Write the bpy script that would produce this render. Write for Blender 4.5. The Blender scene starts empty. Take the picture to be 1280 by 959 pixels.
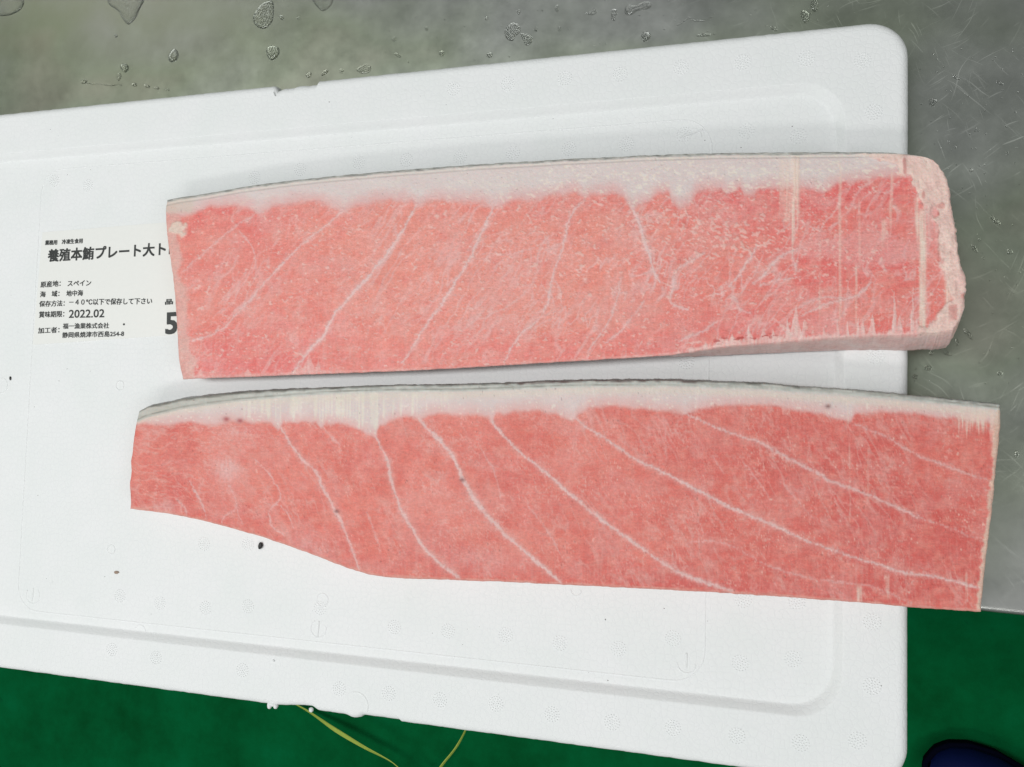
import bpy, bmesh, math, random
import numpy as np
from mathutils import Matrix, Vector

random.seed(4)
RNG = np.random.default_rng(7)
S = bpy.context.scene
COL = S.collection

# ------------------------------------------------------------------ camera
F_PX = 1080.0                              # focal length for a picture 1280 wide
CAM = np.array([-0.0731, -0.0276, 0.5455])
RV = np.array([0.0595, 0.2972, 0.0182])


def rotmat(r):
    th = np.linalg.norm(r)
    k = r / th
    K = np.array([[0, -k[2], k[1]], [k[2], 0, -k[0]], [-k[1], k[0], 0]])
    return np.eye(3) + math.sin(th) * K + (1 - math.cos(th)) * K @ K


ROT = rotmat(RV)
cd = bpy.data.cameras.new('camera')
cam = bpy.data.objects.new('camera', cd)
COL.objects.link(cam)
cd.sensor_fit = 'HORIZONTAL'
cd.sensor_width = 36.0
cd.lens = F_PX / 1280 * 36.0
cd.clip_start = 0.01
cd.clip_end = 100
M4 = Matrix([list(ROT[0]) + [0], list(ROT[1]) + [0], list(ROT[2]) + [0], [0, 0, 0, 1]])
cam.matrix_world = Matrix.Translation(CAM.tolist()) @ M4
S.camera = cam

# ------------------------------------------------------------------ light
w = bpy.data.worlds.new('World')
S.world = w
w.use_nodes = True
bg = w.node_tree.nodes['Background']
bg.inputs['Color'].default_value = (0.93, 1.0, 0.96, 1)
bg.inputs['Strength'].default_value = 0.22


def area(name, loc, target, sx, sy, power, color):
    l = bpy.data.lights.new(name, 'AREA')
    l.shape = 'RECTANGLE'
    l.size = sx
    l.size_y = sy
    l.energy = power
    l.color = color
    o = bpy.data.objects.new(name, l)
    COL.objects.link(o)
    o.location = loc
    z = (Vector(loc) - Vector(target)).normalized()
    x = (Vector((1, 0, 0)) - z * z.x).normalized()          # the long side of every fixture runs along the table
    y = z.cross(x)
    o.rotation_euler = Matrix((x, y, z)).transposed().to_euler()
    return o


area('ceiling_tube_front', (-0.45, -1.7, 1.8), (-0.3, 0, 0), 1.8, 0.3, 11.5, (1.0, 1.0, 0.98))
area('ceiling_tube_above', (-1.15, 0.01, 2.1), (-0.4, 0.01, 0), 1.7, 0.35, 29.5, (0.98, 1.0, 1.0))
area('added_fill_side', (1.7, -0.9, 1.9), (-0.2, 0, 0), 1.2, 0.8, 11.5, (1.0, 0.97, 1.0))  # unseen fill lamp, added to soften shadows and brighten the lid
area('ceiling_tube_back', (-2.5, 1.55, 2.1), (-0.3, 0, 0), 0.9, 0.45, 1.3, (1.0, 1.0, 0.66))

S.cycles.sample_clamp_indirect = 3.5
S.view_settings.view_transform = 'Standard'
S.view_settings.look = 'None'
S.view_settings.exposure = 0.0
S.view_settings.gamma = 1.0
S.view_settings.use_curve_mapping = False

# ------------------------------------------------------------------ helpers
Z_REC = -0.005       # recess floor of the foam lid
Z_TAB = -0.045       # top of the steel table
Z_FLOOR = -0.90


def rays(x, y):
    x = np.asarray(x, float)
    y = np.asarray(y, float)
    d = np.stack([(x - 640) / F_PX, -(y - 479.5) / F_PX, -np.ones_like(x)], -1)
    return d @ ROT.T


def on_plane(x, y, a=0.0, b=0.0):
    """point of the sheet z = a + b*x seen at picture position x, y (1280 wide)"""
    d = rays(x, y)
    t = (a + b * CAM[0] - CAM[2]) / (d[..., 2] - b * d[..., 0])
    return CAM + t[..., None] * d


def P(x, y, z=0.0):
    return on_plane(np.array([x]), np.array([y]), z)[0]


def srgb(r, g, b, k=1.0):
    def f(c):
        c /= 255.0
        return (c / 12.92 if c <= 0.04045 else ((c + 0.055) / 1.055) ** 2.4) * k
    return np.array([f(r), f(g), f(b)])


_T = np.random.default_rng(11).random((512, 512))


def vn(x, y, seed=0):
    x = x + seed * 37.37
    y = y + seed * 91.73
    xi = np.floor(x).astype(int)
    yi = np.floor(y).astype(int)
    fx = x - xi
    fy = y - yi
    fx = fx * fx * (3 - 2 * fx)
    fy = fy * fy * (3 - 2 * fy)
    a = _T[yi % 512, xi % 512]
    b = _T[yi % 512, (xi + 1) % 512]
    c = _T[(yi + 1) % 512, xi % 512]
    d = _T[(yi + 1) % 512, (xi + 1) % 512]
    return (a * (1 - fx) + b * fx) * (1 - fy) + (c * (1 - fx) + d * fx) * fy


def fbm(x, y, seed=0, oct=4):
    o = 0
    amp = 0.5
    tot = 0
    for i in range(oct):
        o = o + amp * vn(x, y, seed + i * 3)
        tot += amp
        amp *= 0.5
        x = x * 2.03
        y = y * 2.03
    return o / tot


def sstep(e0, e1, x):
    t = np.clip((x - e0) / (e1 - e0), 0, 1)
    return t * t * (3 - 2 * t)


def link(name, me, mat=None, parent=None, smooth=True):
    o = bpy.data.objects.new(name, me)
    COL.objects.link(o)
    if mat is not None and len(me.materials) == 0:
        me.materials.append(mat)
    if parent is not None:
        o.parent = parent
    if smooth:
        me.polygons.foreach_set('use_smooth', [True] * len(me.polygons))
    return o


def pymesh(name, v, f):
    me = bpy.data.meshes.new(name)
    me.from_pydata([tuple(map(float, p)) for p in v], [], [tuple(map(int, q)) for q in f])
    me.update()
    return me


def tag(o, label=None, cat=None, group=None, kind=None):
    if label:
        o['label'] = label
    if cat:
        o['category'] = cat
    if group:
        o['group'] = group
    if kind:
        o['kind'] = kind
    return o


def empty(name, loc=(0, 0, 0)):
    o = bpy.data.objects.new(name, None)
    COL.objects.link(o)
    o.location = loc
    o.empty_display_size = 0.02
    return o


class N:
    """small helper for node materials"""
    def __init__(self, name):
        self.m = bpy.data.materials.new(name)
        self.m.use_nodes = True
        self.t = self.m.node_tree
        self.b = self.t.nodes['Principled BSDF']
        self.tc = self.t.nodes.new('ShaderNodeTexCoord')

    def new(self, typ, **kw):
        n = self.t.nodes.new('ShaderNode' + typ)
        for k, v in kw.items():
            if hasattr(n, k):
                setattr(n, k, v)
            else:
                n.inputs[k].default_value = v
        return n

    def ln(self, a, b):
        self.t.links.new(a, b)

    def mapping(self, scale=(1, 1, 1), rot=(0, 0, 0), loc=(0, 0, 0)):
        m = self.new('Mapping')
        m.inputs['Scale'].default_value = scale
        m.inputs['Rotation'].default_value = rot
        m.inputs['Location'].default_value = loc
        self.ln(self.tc.outputs['Object'], m.inputs['Vector'])
        return m.outputs[0]

    def noise(self, vec, scale, detail=4, rough=0.55):
        n = self.new('TexNoise')
        n.inputs['Scale'].default_value = scale
        n.inputs['Detail'].default_value = detail
        n.inputs['Roughness'].default_value = rough
        self.ln(vec, n.inputs['Vector'])
        return n.outputs['Fac']

    def ramp(self, fac, stops):
        r = self.new('ValToRGB')
        el = r.color_ramp.elements
        while len(el) < len(stops):
            el.new(0.5)
        for e, (p, c) in zip(el, stops):
            e.position = p
            e.color = (c[0], c[1], c[2], 1) if hasattr(c, '__len__') else (c, c, c, 1)
        self.ln(fac, r.inputs[0])
        return r.outputs[0]

    def math(self, op, a, b=None):
        m = self.new('Math', operation=op)
        for i, q in enumerate((a, b)):
            if q is None:
                continue
            if isinstance(q, (int, float)):
                m.inputs[i].default_value = q
            else:
                self.ln(q, m.inputs[i])
        return m.outputs[0]

    def mix(self, fac, a, b, blend='MIX'):
        m = self.new('Mix', data_type='RGBA', blend_type=blend)
        for s, q in ((m.inputs[0], fac), (m.inputs[6], a), (m.inputs[7], b)):
            if isinstance(q, (int, float)):
                s.default_value = q
            elif isinstance(q, (tuple, list, np.ndarray)):
                s.default_value = (q[0], q[1], q[2], 1)
            else:
                self.ln(q, s)
        return m.outputs[2]

    def bump(self, h, strength, dist, normal=None):
        b = self.new('Bump')
        b.inputs['Strength'].default_value = strength
        b.inputs['Distance'].default_value = dist
        self.ln(h, b.inputs['Height'])
        if normal is not None:
            self.ln(normal, b.inputs['Normal'])
        return b.outputs[0]

    def set(self, **kw):
        for k, v in kw.items():
            s = self.b.inputs[k.replace('_', ' ')]
            if hasattr(v, 'is_linked') or hasattr(v, 'links'):
                self.ln(v, s)
            elif isinstance(v, (tuple, list, np.ndarray)) and len(v) == 3 and s.type == 'RGBA':
                s.default_value = (v[0], v[1], v[2], 1)
            else:
                s.default_value = v
        return self.m


# ------------------------------------------------------------------ materials
def mat_steel():
    n = N('brushed_steel')
    o = n.mapping()
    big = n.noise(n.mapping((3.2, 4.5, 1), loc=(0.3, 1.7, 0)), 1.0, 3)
    frost_or_refl = n.ramp(big, [(0.34, (0.53, 0.49, 0.42)), (0.45, (0.45, 0.49, 0.39)), (0.55, (0.50, 0.515, 0.48)), (0.66, (0.60, 0.595, 0.59))])  # brown, olive and green patches paint coloured surroundings' reflections into the steel
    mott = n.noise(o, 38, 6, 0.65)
    frost_or_refl = n.mix(0.45, frost_or_refl, n.ramp(mott, [(0.3, 0.60), (0.7, 0.82)]), 'MULTIPLY')
    grain = n.noise(n.mapping((1100, 60, 1)), 1.0, 3)
    # worn scratches in several directions, slightly bent
    wob = n.new('TexNoise')
    wob.inputs['Scale'].default_value = 14
    n.ln(o, wob.inputs['Vector'])
    off = n.new('VectorMath', operation='MULTIPLY_ADD')
    n.ln(wob.outputs['Color'], off.inputs[0])
    off.inputs[1].default_value = (0.03, 0.03, 0)
    n.ln(o, off.inputs[2])
    sc = None
    for i, ang in enumerate((0.5, 1.15, -0.75, 2.3, 0.95, -0.3)):
        r = n.new('Mapping')
        r.inputs['Rotation'].default_value = (0, 0, ang)
        n.ln(off.outputs[0], r.inputs['Vector'])
        m = n.new('Mapping')
        m.inputs['Scale'].default_value = ((900, 20, 1), (620, 34, 1), (1100, 40, 1))[i % 3]
        m.inputs['Location'].default_value = (i * 3.1, i * 1.7, 0)
        n.ln(r.outputs[0], m.inputs['Vector'])
        q = n.ramp(n.noise(m.outputs[0], 1.0, 2, 0.5), [(0.66, 0.0), (0.72, 1.0)])
        gate = n.noise(n.mapping((14, 14, 1), loc=(i * 5.3, 2.2 * i, 0)), 1.0, 2)
        q = n.math('MULTIPLY', q, n.ramp(gate, [(0.46, 0.0), (0.6, 1.0)]))
        sc = q if sc is None else n.math('MAXIMUM', sc, q)
    sx = n.new('SeparateXYZ')
    n.ln(n.tc.outputs['Object'], sx.inputs[0])
    worn = n.ramp(n.math('ADD', sx.outputs[0], 0.5), [(0.30, 0.12), (0.52, 1.0)])      # the bare right end is used for cutting
    sc = n.math('MULTIPLY', sc, worn)
    frost_or_refl = n.mix(n.math('MULTIPLY', sc, 0.06), frost_or_refl, (0.66, 0.66, 0.64))
    rough = n.math('ADD', n.ramp(mott, [(0.3, 0.29), (0.7, 0.37)]), n.math('MULTIPLY', sc, 0.15))
    h = n.math('ADD', n.math('MULTIPLY', grain, 0.06), n.math('MULTIPLY', sc, -0.18))
    h = n.math('ADD', h, n.math('MULTIPLY', mott, 0.25))
    return n.set(Base_Color=frost_or_refl, Metallic=1.0, Roughness=rough, Normal=n.bump(h, 0.16, 0.0003))


def mat_foam():
    n = N('white_foam')
    o = n.mapping()
    v = n.new('TexVoronoi', feature='DISTANCE_TO_EDGE')
    v.inputs['Scale'].default_value = 240
    v.inputs['Randomness'].default_value = 0.8
    n.ln(o, v.inputs['Vector'])
    cell = n.ramp(v.outputs['Distance'], [(0.0, 0.0), (0.10, 0.8), (0.5, 1.0)])
    soft = n.noise(o, 22, 5, 0.6)
    scuff = n.noise(n.mapping((120, 60, 60)), 1.0, 5, 0.7)
    col = n.mix(n.ramp(soft, [(0.35, 0.0), (0.7, 1.0)]), (0.83, 0.845, 0.84), (0.865, 0.865, 0.87))
    col = n.mix(n.ramp(cell, [(0.0, 0.25), (0.7, 0.0)]), col, (0.78, 0.78, 0.80))
    col = n.mix(n.ramp(scuff, [(0.66, 0.0), (0.76, 0.5)]), col, (0.74, 0.75, 0.74))
    h = n.math('ADD', n.math('MULTIPLY', cell, 0.5), n.math('MULTIPLY', scuff, 0.9))
    return n.set(Base_Color=col, Roughness=0.55, Specular_IOR_Level=0.35, Normal=n.bump(n.math('ADD', h, n.math('MULTIPLY', n.noise(o, 1400, 2), 0.5)), 0.34, 0.0006))


def mat_flesh():
    n = N('frozen_tuna')
    a = n.new('Attribute', attribute_name='tint')
    g = a.outputs['Alpha']                       # how grainy the tissue is: lean meat more than fat
    o = n.mapping()
    f1 = n.noise(o, 900, 3, 0.6)
    f2 = n.noise(n.mapping((320, 900, 400)), 1.0, 4, 0.65)
    k = n.math('ADD', n.math('MULTIPLY', f1, 0.5), n.math('MULTIPLY', f2, 0.5))
    f3 = n.noise(n.mapping((330, 520, 400)), 1.0, 4, 0.65)
    col = n.mix(g, a.outputs['Color'], n.mix(1.0, a.outputs['Color'], n.ramp(k, [(0.3, 0.85), (0.7, 1.14)]), 'MULTIPLY'))
    col = n.mix(g, col, n.mix(1.0, col, n.ramp(f3, [(0.3, 0.92), (0.7, 1.08)]), 'MULTIPLY'))
    frost = n.ramp(n.noise(o, 1500, 2), [(0.64, 0.0), (0.78, 0.24)])
    col = n.mix(n.math('MULTIPLY', frost, g), col, (0.86, 0.60, 0.53))
    h = n.math('ADD', f1, n.math('MULTIPLY', f2, 0.6))
    bloom = n.noise(o, 55, 4, 0.6)
    return n.set(Base_Color=col, Roughness=n.ramp(bloom, [(0.35, 0.30), (0.65, 0.58)]), Specular_IOR_Level=0.28,
                 Subsurface_Weight=0.15, Subsurface_Radius=(0.004, 0.0015, 0.001), Subsurface_Scale=0.35,
                 Normal=n.bump(h, 0.40, 0.0006))


def mat_floor():
    n = N('green_floor')
    o = n.mapping()
    a = n.noise(o, 9, 6, 0.65)
    b = n.noise(o, 42, 4, 0.6)
    col = n.ramp(a, [(0.3, (0.0, 0.072, 0.017)), (0.55, (0.0, 0.118, 0.033)), (0.75, (0.0, 0.15, 0.048))])
    col = n.mix(n.ramp(b, [(0.62, 0.0), (0.75, 0.5)]), col, (0.0, 0.08, 0.026))
    return n.set(Base_Color=col, Roughness=0.85, Specular_IOR_Level=0.06, Normal=n.bump(b, 0.3, 0.003))


def simple(name, col, rough=0.6, var=0.10, **kw):
    n = N(name)
    k = n.noise(n.mapping(), 300, 3)
    c = n.mix(1.0, tuple(col), n.ramp(k, [(0.3, 1 - var), (0.7, 1 + var * 0.6)]), 'MULTIPLY')
    return n.set(Base_Color=c, Roughness=rough, **kw)


def mat_water():
    n = N('water')
    return n.set(Base_Color=(1, 1, 1), Roughness=0.07, Transmission_Weight=1.0, IOR=1.33)


M_STEEL, M_FOAM, M_FLESH, M_FLOOR, M_WATER = mat_steel(), mat_foam(), mat_flesh(), mat_floor(), mat_water()
M_PAPER = simple('label_paper', (0.84, 0.835, 0.805), 0.5, 0.012)
M_INK = simple('black_ink', (0.018, 0.021, 0.020), 0.5)
M_STRAP = simple('strap_plastic', (0.58, 0.68, 0.12), 0.4)
M_BOOT = simple('navy_rubber', (0.001, 0.006, 0.06), 0.7, Specular_IOR_Level=0.15)
M_SOLE = simple('dark_rubber', (0.001, 0.0015, 0.008), 0.9, Specular_IOR_Level=0.05)
M_DIRT = simple('black_dirt', (0.012, 0.012, 0.012), 0.5)
M_BROWN = simple('brown_dirt', (0.35, 0.25, 0.19), 0.7)

# ------------------------------------------------------------------ floor and table
bm = bmesh.new()
bmesh.ops.create_grid(bm, x_segments=8, y_segments=8, size=3.0)
me = bpy.data.meshes.new('floor')
bm.to_mesh(me)
fl = link('floor', me, M_FLOOR)
fl.location = (0, 0, Z_FLOOR)
tag(fl, kind='structure')

e0, e1 = P(1224, 764.5, Z_TAB), P(1290, 771.5, Z_TAB)
slope = (e1[1] - e0[1]) / (e1[0] - e0[0])


def front(x):
    return e0[1] + slope * (x - e0[0])


table = empty('steel_table', (0, front(0), Z_FLOOR))
tag(table, 'scratched wet stainless steel work table under the foam lid', 'table')


def local(o, v):
    return [tuple(np.asarray(p) - np.array(o.location)) for p in v]


X0, X1, YB = -1.35, 0.75, 0.85
v, f = [], []
prof = [(0.004, 0.0), (0.0022, -0.0003), (0.0008, -0.0011), (0.0, -0.0028), (0.0, -0.036), (0.012, -0.036)]
xs = np.linspace(X0, X1, 60)
for x in xs:
    v.append((x, YB, Z_TAB))
    for dy, dz in prof:
        v.append((x, front(x) + dy, Z_TAB + dz))
k = len(prof) + 1
for i in range(len(xs) - 1):
    for j in range(k - 1):
        f.append((i * k + j, i * k + j + 1, (i + 1) * k + j + 1, (i + 1) * k + j))
me = pymesh('table_top', local(table, v), f)
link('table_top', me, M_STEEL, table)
for lx in (X0 + 0.08, X1 - 0.08):
    for ly in (front(lx) + 0.08, YB - 0.08):
        bm = bmesh.new()
        bmesh.ops.create_cone(bm, cap_ends=True, segments=20, radius1=0.02, radius2=0.02, depth=Z_TAB - 0.001 - Z_FLOOR)
        me = bpy.data.meshes.new('leg')
        bm.to_mesh(me)
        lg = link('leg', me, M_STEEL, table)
        lg.location = Vector((lx, ly, (Z_TAB + Z_FLOOR) / 2)) - table.location

# ------------------------------------------------------------------ foam lid
LW, LD = 0.762, 0.45
lid = empty('foam_lid', (-LW / 2, 0, Z_TAB))
tag(lid, 'white polystyrene box lid with recessed panel lying on the steel table', 'box lid')


def rrect(ins, r, nl=420, ns=150, nc=14):
    x0, x1, y0, y1 = -LW + ins, -ins, -LD / 2 + ins, LD / 2 - ins
    pts = []

    def seg(a, b, n):
        for i in range(n):
            t = i / n
            pts.append((a[0] + (b[0] - a[0]) * t, a[1] + (b[1] - a[1]) * t))

    def cor(cx, cy, a0):
        for i in range(nc):
            a = a0 + math.pi / 2 * i / nc
            pts.append((cx + r * math.cos(a), cy + r * math.sin(a)))
    seg((x0 + r, y0), (x1 - r, y0), nl)
    cor(x1 - r, y0 + r, -math.pi / 2)
    seg((x1, y0 + r), (x1, y1 - r), ns)
    cor(x1 - r, y1 - r, 0)
    seg((x1 - r, y1), (x0 + r, y1), nl)
    cor(x0 + r, y1 - r, math.pi / 2)
    seg((x0, y1 - r), (x0, y0 + r), ns)
    cor(x0 + r, y0 + r, math.pi)
    return np.array(pts)


def xpx(px, py):
    return P(px, py, 0)[0]


ca, cb, cc = xpx(344, 104), xpx(362, 103), xpx(396, 100)
da, db, dc, dd = xpx(340, 885), xpx(384, 889), xpx(430, 896), xpx(449, 899)


def chips(p, ins, z):
    p = p.copy()
    x, y = p[:, 0], p[:, 1]
    n = (fbm(x * 260, y * 260, 2, 3) - 0.5) * 0.0005
    top = y > LD / 2 - 0.012
    bot = y < -LD / 2 + 0.012
    p[:, 1] += np.where(top | bot, n, 0)
    p[:, 0] += np.where(x > -0.012, n * 0.6, 0)
    inside = np.where((x > ca) & (x < cc), 1.0, 0.0)
    notch = np.exp(-((x - ca - 0.002) / 0.0022) ** 2) * 0.0022
    p[:, 1] -= np.where(top, inside * (0.0019 + 0.0012 * vn(x * 400, y * 0)) + notch, 0)
    lip = 0.0016 * np.exp(-((x - (dc + dd) / 2) / 0.0045) ** 2)
    bite = 0.0024 * sstep(da, db, x) * (1 - sstep(db + 0.002, db + 0.008, x))
    bite2 = 0.0012 * np.where((x > dd) & (x < dd + 0.03), 1, 0)
    p[:, 1] += np.where(bot, bite + bite2 - lip, 0)
    return p


rings = []
BV = 0.0055
rings.append((0.004, 0.020, Z_TAB))
rings.append((0.0, 0.023, Z_TAB + 0.004))
rings.append((0.0, 0.023, -BV - 0.001))
for i in range(1, 7):
    a = math.pi / 2 * i / 6
    rings.append((BV * (1 - math.cos(a)), 0.023 - BV * (1 - math.cos(a)) * 0.6, -BV + BV * math.sin(a)))
rings.append((0.0062, 0.0235, 0.0))
rings.append((0.020, 0.024, 0.0))
rings.append((0.0342, 0.027, 0.0))
rings.append((0.0346, 0.027, -0.00003))
rings.append((0.0355, 0.027, -0.0004))
rings.append((0.0385, 0.026, -0.0036))
rings.append((0.0395, 0.0255, -0.0044))
rings.append((0.0403, 0.025, Z_REC + 0.00004))
rings.append((0.0407, 0.025, Z_REC))
rings.append((0.0480, 0.022, Z_REC))
vv, ff = [], []
n0 = None
for (ins, r, z) in rings:
    p = rrect(ins, r)
    if ins < 0.007:
        p = chips(p, ins, z)
    n0 = len(p)
    vv += [(q[0], q[1], z) for q in p]
for j in range(len(rings) - 1):
    for i in range(n0):
        i2 = (i + 1) % n0
        ff.append((j * n0 + i, j * n0 + i2, (j + 1) * n0 + i2, (j + 1) * n0 + i))
ff.append(tuple((len(rings) - 1) * n0 + i for i in range(n0)))
ff.append(tuple(reversed(range(n0))))
me = pymesh('body', local(lid, vv), ff)
link('body', me, M_FOAM, lid)

# hairline of the inner moulded panel (a low rounded ridge)
pl, pr_ = -0.648, -0.114


def ridge(path, wd, h, z, closed=True):
    path = np.asarray(path)
    n = len(path)
    if closed:
        tan = np.roll(path, -1, 0) - np.roll(path, 1, 0)
    else:
        tan = np.gradient(path, axis=0)
    tan /= np.linalg.norm(tan, axis=1)[:, None] + 1e-12
    nor = np.stack([-tan[:, 1], tan[:, 0]], 1)
    vv, ff = [], []
    for o, dz in ((-1, -0.0001), (-0.5, h * 0.8), (0, h), (0.5, h * 0.8), (1, -0.0001)):
        q = path + nor * wd / 2 * o
        vv += [(a, b, z + dz) for a, b in q]
    m = n if closed else n - 1
    for j in range(4):
        for i in range(m):
            i2 = (i + 1) % n
            ff.append((j * n + i, j * n + i2, (j + 1) * n + i2, (j + 1) * n + i))
    return vv, ff


def rr2(x0, x1, y0, y1, r, n=60, nc=10):
    pts = []
    for (ax, ay), (bx, by), (cx, cy), a0 in (
            ((x0 + r, y0), (x1 - r, y0), (x1 - r, y0 + r), -90), ((x1, y0 + r), (x1, y1 - r), (x1 - r, y1 - r), 0),
            ((x1 - r, y1), (x0 + r, y1), (x0 + r, y1 - r), 90), ((x0, y1 - r), (x0, y0 + r), (x0 + r, y0 + r), 180)):
        for i in range(n):
            pts.append((ax + (bx - ax) * i / n, ay + (by - ay) * i / n))
        for i in range(nc):
            a = math.radians(a0 + 90 * i / nc)
            pts.append((cx + r * math.cos(a), cy + r * math.sin(a)))
    return pts


yt_, yb_ = P(700, 162, Z_REC)[1], P(760, 842, Z_REC)[1]
vv, ff = ridge(rr2(pl, pr_, yb_, yt_, 0.020), 0.0011, 0.00028, Z_REC)
link('mould_line', pymesh('mould_line', local(lid, vv), ff), M_FOAM, lid)

# steam vent marks: rosettes of tiny slits standing a little proud of the foam
bm = bmesh.new()
for ring, (rad, cnt) in enumerate(((0.0, 1), (0.0016, 6), (0.0031, 11), (0.0046, 16))):
    for i in range(cnt):
        a = 2 * math.pi * i / cnt + ring * 0.4
        c = Vector((rad * math.cos(a), rad * math.sin(a), 0))
        lo = [bm.verts.new(c + Vector((0.00042 * math.cos(t), 0.00042 * math.sin(t), -0.0001))) for t in (0, 1.257, 2.513, 3.77, 5.027)]
        hi = [bm.verts.new(c + Vector((0.00022 * math.cos(t), 0.00022 * math.sin(t), 0.00048))) for t in (0, 1.257, 2.513, 3.77, 5.027)]
        for q in range(5):
            bm.faces.new((lo[q], lo[(q + 1) % 5], hi[(q + 1) % 5], hi[q]))
        bm.faces.new(hi)
vent_me = bpy.data.meshes.new('vent_mark')
bm.to_mesh(vent_me)
vent_me.materials.append(M_FOAM)
rim_v = [(567, 111), (635, 105), (706, 98), (775, 93), (851, 84), (928, 78), (1008, 73), (1078, 76),
         (1090, 778), (1090, 858), (1072, 926), (1001, 929), (921, 920), (841, 910), (765, 903), (690, 893), (620, 880),
         (550, 875), (486, 867), (424, 861), (303, 838), (195, 822), (140, 812), (1092, 140), (1094, 445)]
rec_v = [(448, 203), (508, 200), (575, 196), (641, 191), (711, 186), (783, 180), (933, 164), (998, 170), (855, 168),
         (700, 804), (773, 811), (841, 798), (925, 829), (991, 824), (858, 452), (996, 752), (929, 750),
         (632, 794), (560, 789), (493, 784), (400, 760), (310, 758), (257, 760), (200, 754), (150, 745), (255, 680), (310, 680),
         (68, 226), (110, 232), (375, 212), (318, 222)]
for lst, z in ((rim_v, 0.0), (rec_v, Z_REC)):
    for (x, y) in lst:
        o = link('vent_mark', vent_me, None, lid, smooth=False)
        o.location = Vector(P(x, y, z)) - lid.location
        o.rotation_euler = (0, 0, random.random() * 6)

# round ejector marks
for (x, y, r, a0, a1, z) in ((858, 830, 0.0055, 180, 360, Z_REC), (866, 172, 0.0055, 0, 180, Z_REC), (41, 744, 0.0065, 150, 400, Z_REC),
                             (150, 482, 0.0036, 0, 350, Z_REC), (139, 687, 0.0034, 0, 350, Z_REC), (403, 750, 0.0045, 0, 350, Z_REC),
                             (720, 738, 0.0034, 170, 360, Z_REC), (398, 786, 0.006, 120, 380, Z_REC), (445, 882, 0.009, -20, 110, 0.0),
                             (2, 482, 0.006, 0, 350, Z_REC), (175, 790, 0.005, 0, 350, Z_REC)):
    c = P(x, y, z)
    path = [(c[0] + r * math.cos(math.radians(t)), c[1] + r * math.sin(math.radians(t))) for t in np.linspace(a0, a1, 28)]
    vv, ff = ridge(path, 0.0011, 0.00035, z, closed=False)
    link('mould_mark', pymesh('mould_mark', local(lid, vv), ff), M_FOAM, lid)
for (x, y, dx, dy, z) in ((858, 826, 0, 0.0045, Z_REC), (864, 167, 0.007, 0.002, Z_REC), (41, 744, 0.0005, 0.005, Z_REC), (398, 786, 0.0003, 0.005, Z_REC)):
    c = P(x, y, z)
    path = [(c[0] + dx * t, c[1] + dy * t) for t in np.linspace(-1, 1, 8)]
    vv, ff = ridge(path, 0.0016, 0.0006, z, closed=False)
    link('mould_mark', pymesh('mould_mark', local(lid, vv), ff), M_FOAM, lid)

# loose beads clinging to the broken lower edge
for (x, y, r, el) in ((337, 882, 0.0017, 1.6), (344.5, 882.5, 0.0018, 1.3), (341, 880.5, 0.0016, 1.0), (389, 887.5, 0.0017, 1.0), (342, 826, 0.0008, 1.0)):
    z = -0.0025 if y > 880 else 0.0003
    bm = bmesh.new()
    bmesh.ops.create_icosphere(bm, subdivisions=2, radius=r)
    for q in bm.verts:
        q.co *= 1 + 0.3 * (random.random() - 0.5)
        q.co.y *= el
    me = bpy.data.meshes.new('foam_bead')
    bm.to_mesh(me)
    o = link('foam_bead', me, M_FOAM, lid)
    o.location = Vector(P(x, y, z)) - lid.location

# ------------------------------------------------------------------ printed label
ZL = Z_REC + 0.0004
corn = [(53, 290.5), (330, 268), (318, 412), (41, 431)]
cw = [P(x, y, ZL) for x, y in corn]
v = [tuple(c) for c in cw] + [tuple(c - np.array([0, 0, 0.00035])) for c in cw]
me = pymesh('label', local(lid, v), [(3, 2, 1, 0), (0, 1, 5, 4), (1, 2, 6, 5), (2, 3, 7, 6), (3, 0, 4, 7)])
paper = link('label', me, M_PAPER, lid, smooth=False)
paper['label'] = 'white paper label printed with black Japanese text'
dg = bpy.context.evaluated_depsgraph_get


def text(body, x0, y0, x1, y1, hpx, bold=0.0):
    cu = bpy.data.curves.new('printed_text', 'FONT')
    cu.body = body
    cu.size = 1.0
    cu.resolution_u = 3
    ob = bpy.data.objects.new('tmp_text', cu)
    COL.objects.link(ob)
    bpy.context.view_layer.update()
    me = bpy.data.meshes.new_from_object(ob.evaluated_get(dg()))
    bpy.data.objects.remove(ob)
    bpy.data.curves.remove(cu)
    n = len(me.vertices)
    co = np.empty(n * 3)
    me.vertices.foreach_get('co', co)
    co = co.reshape(-1, 3)
    mn, mx = co.min(0), co.max(0)
    a, b = P(x0, y0, ZL + 0.0002), P(x1, y1, ZL + 0.0002)
    up = P(x0, y0 - hpx, ZL + 0.0002)
    h = np.linalg.norm(up - a)
    ux = b - a
    uy = np.array([-ux[1], ux[0], 0]) / np.linalg.norm(ux)
    s = (co[:, 0] - mn[0]) / (mx[0] - mn[0])
    t = (co[:, 1] - mn[1]) / (mx[1] - mn[1])
    w_ = a + s[:, None] * ux + t[:, None] * h * uy - np.array(lid.location)
    dx = ux / np.linalg.norm(ux) * h * bold
    dy = uy * h * bold
    fs = [tuple(p.vertices) for p in me.polygons]
    vv, ff = [], []
    for q, sh in enumerate((-dx - dy, dx - dy, dx + dy, -dx + dy)):
        vv += [tuple(p) for p in w_ + sh + np.array([0, 0, q * 0.00002])]
        ff += [tuple(i + q * n for i in f_) for f_ in fs]
    me = pymesh('printed_text', vv, ff)
    o = link('printed_text', me, M_INK, paper, smooth=False)
    return o


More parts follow.
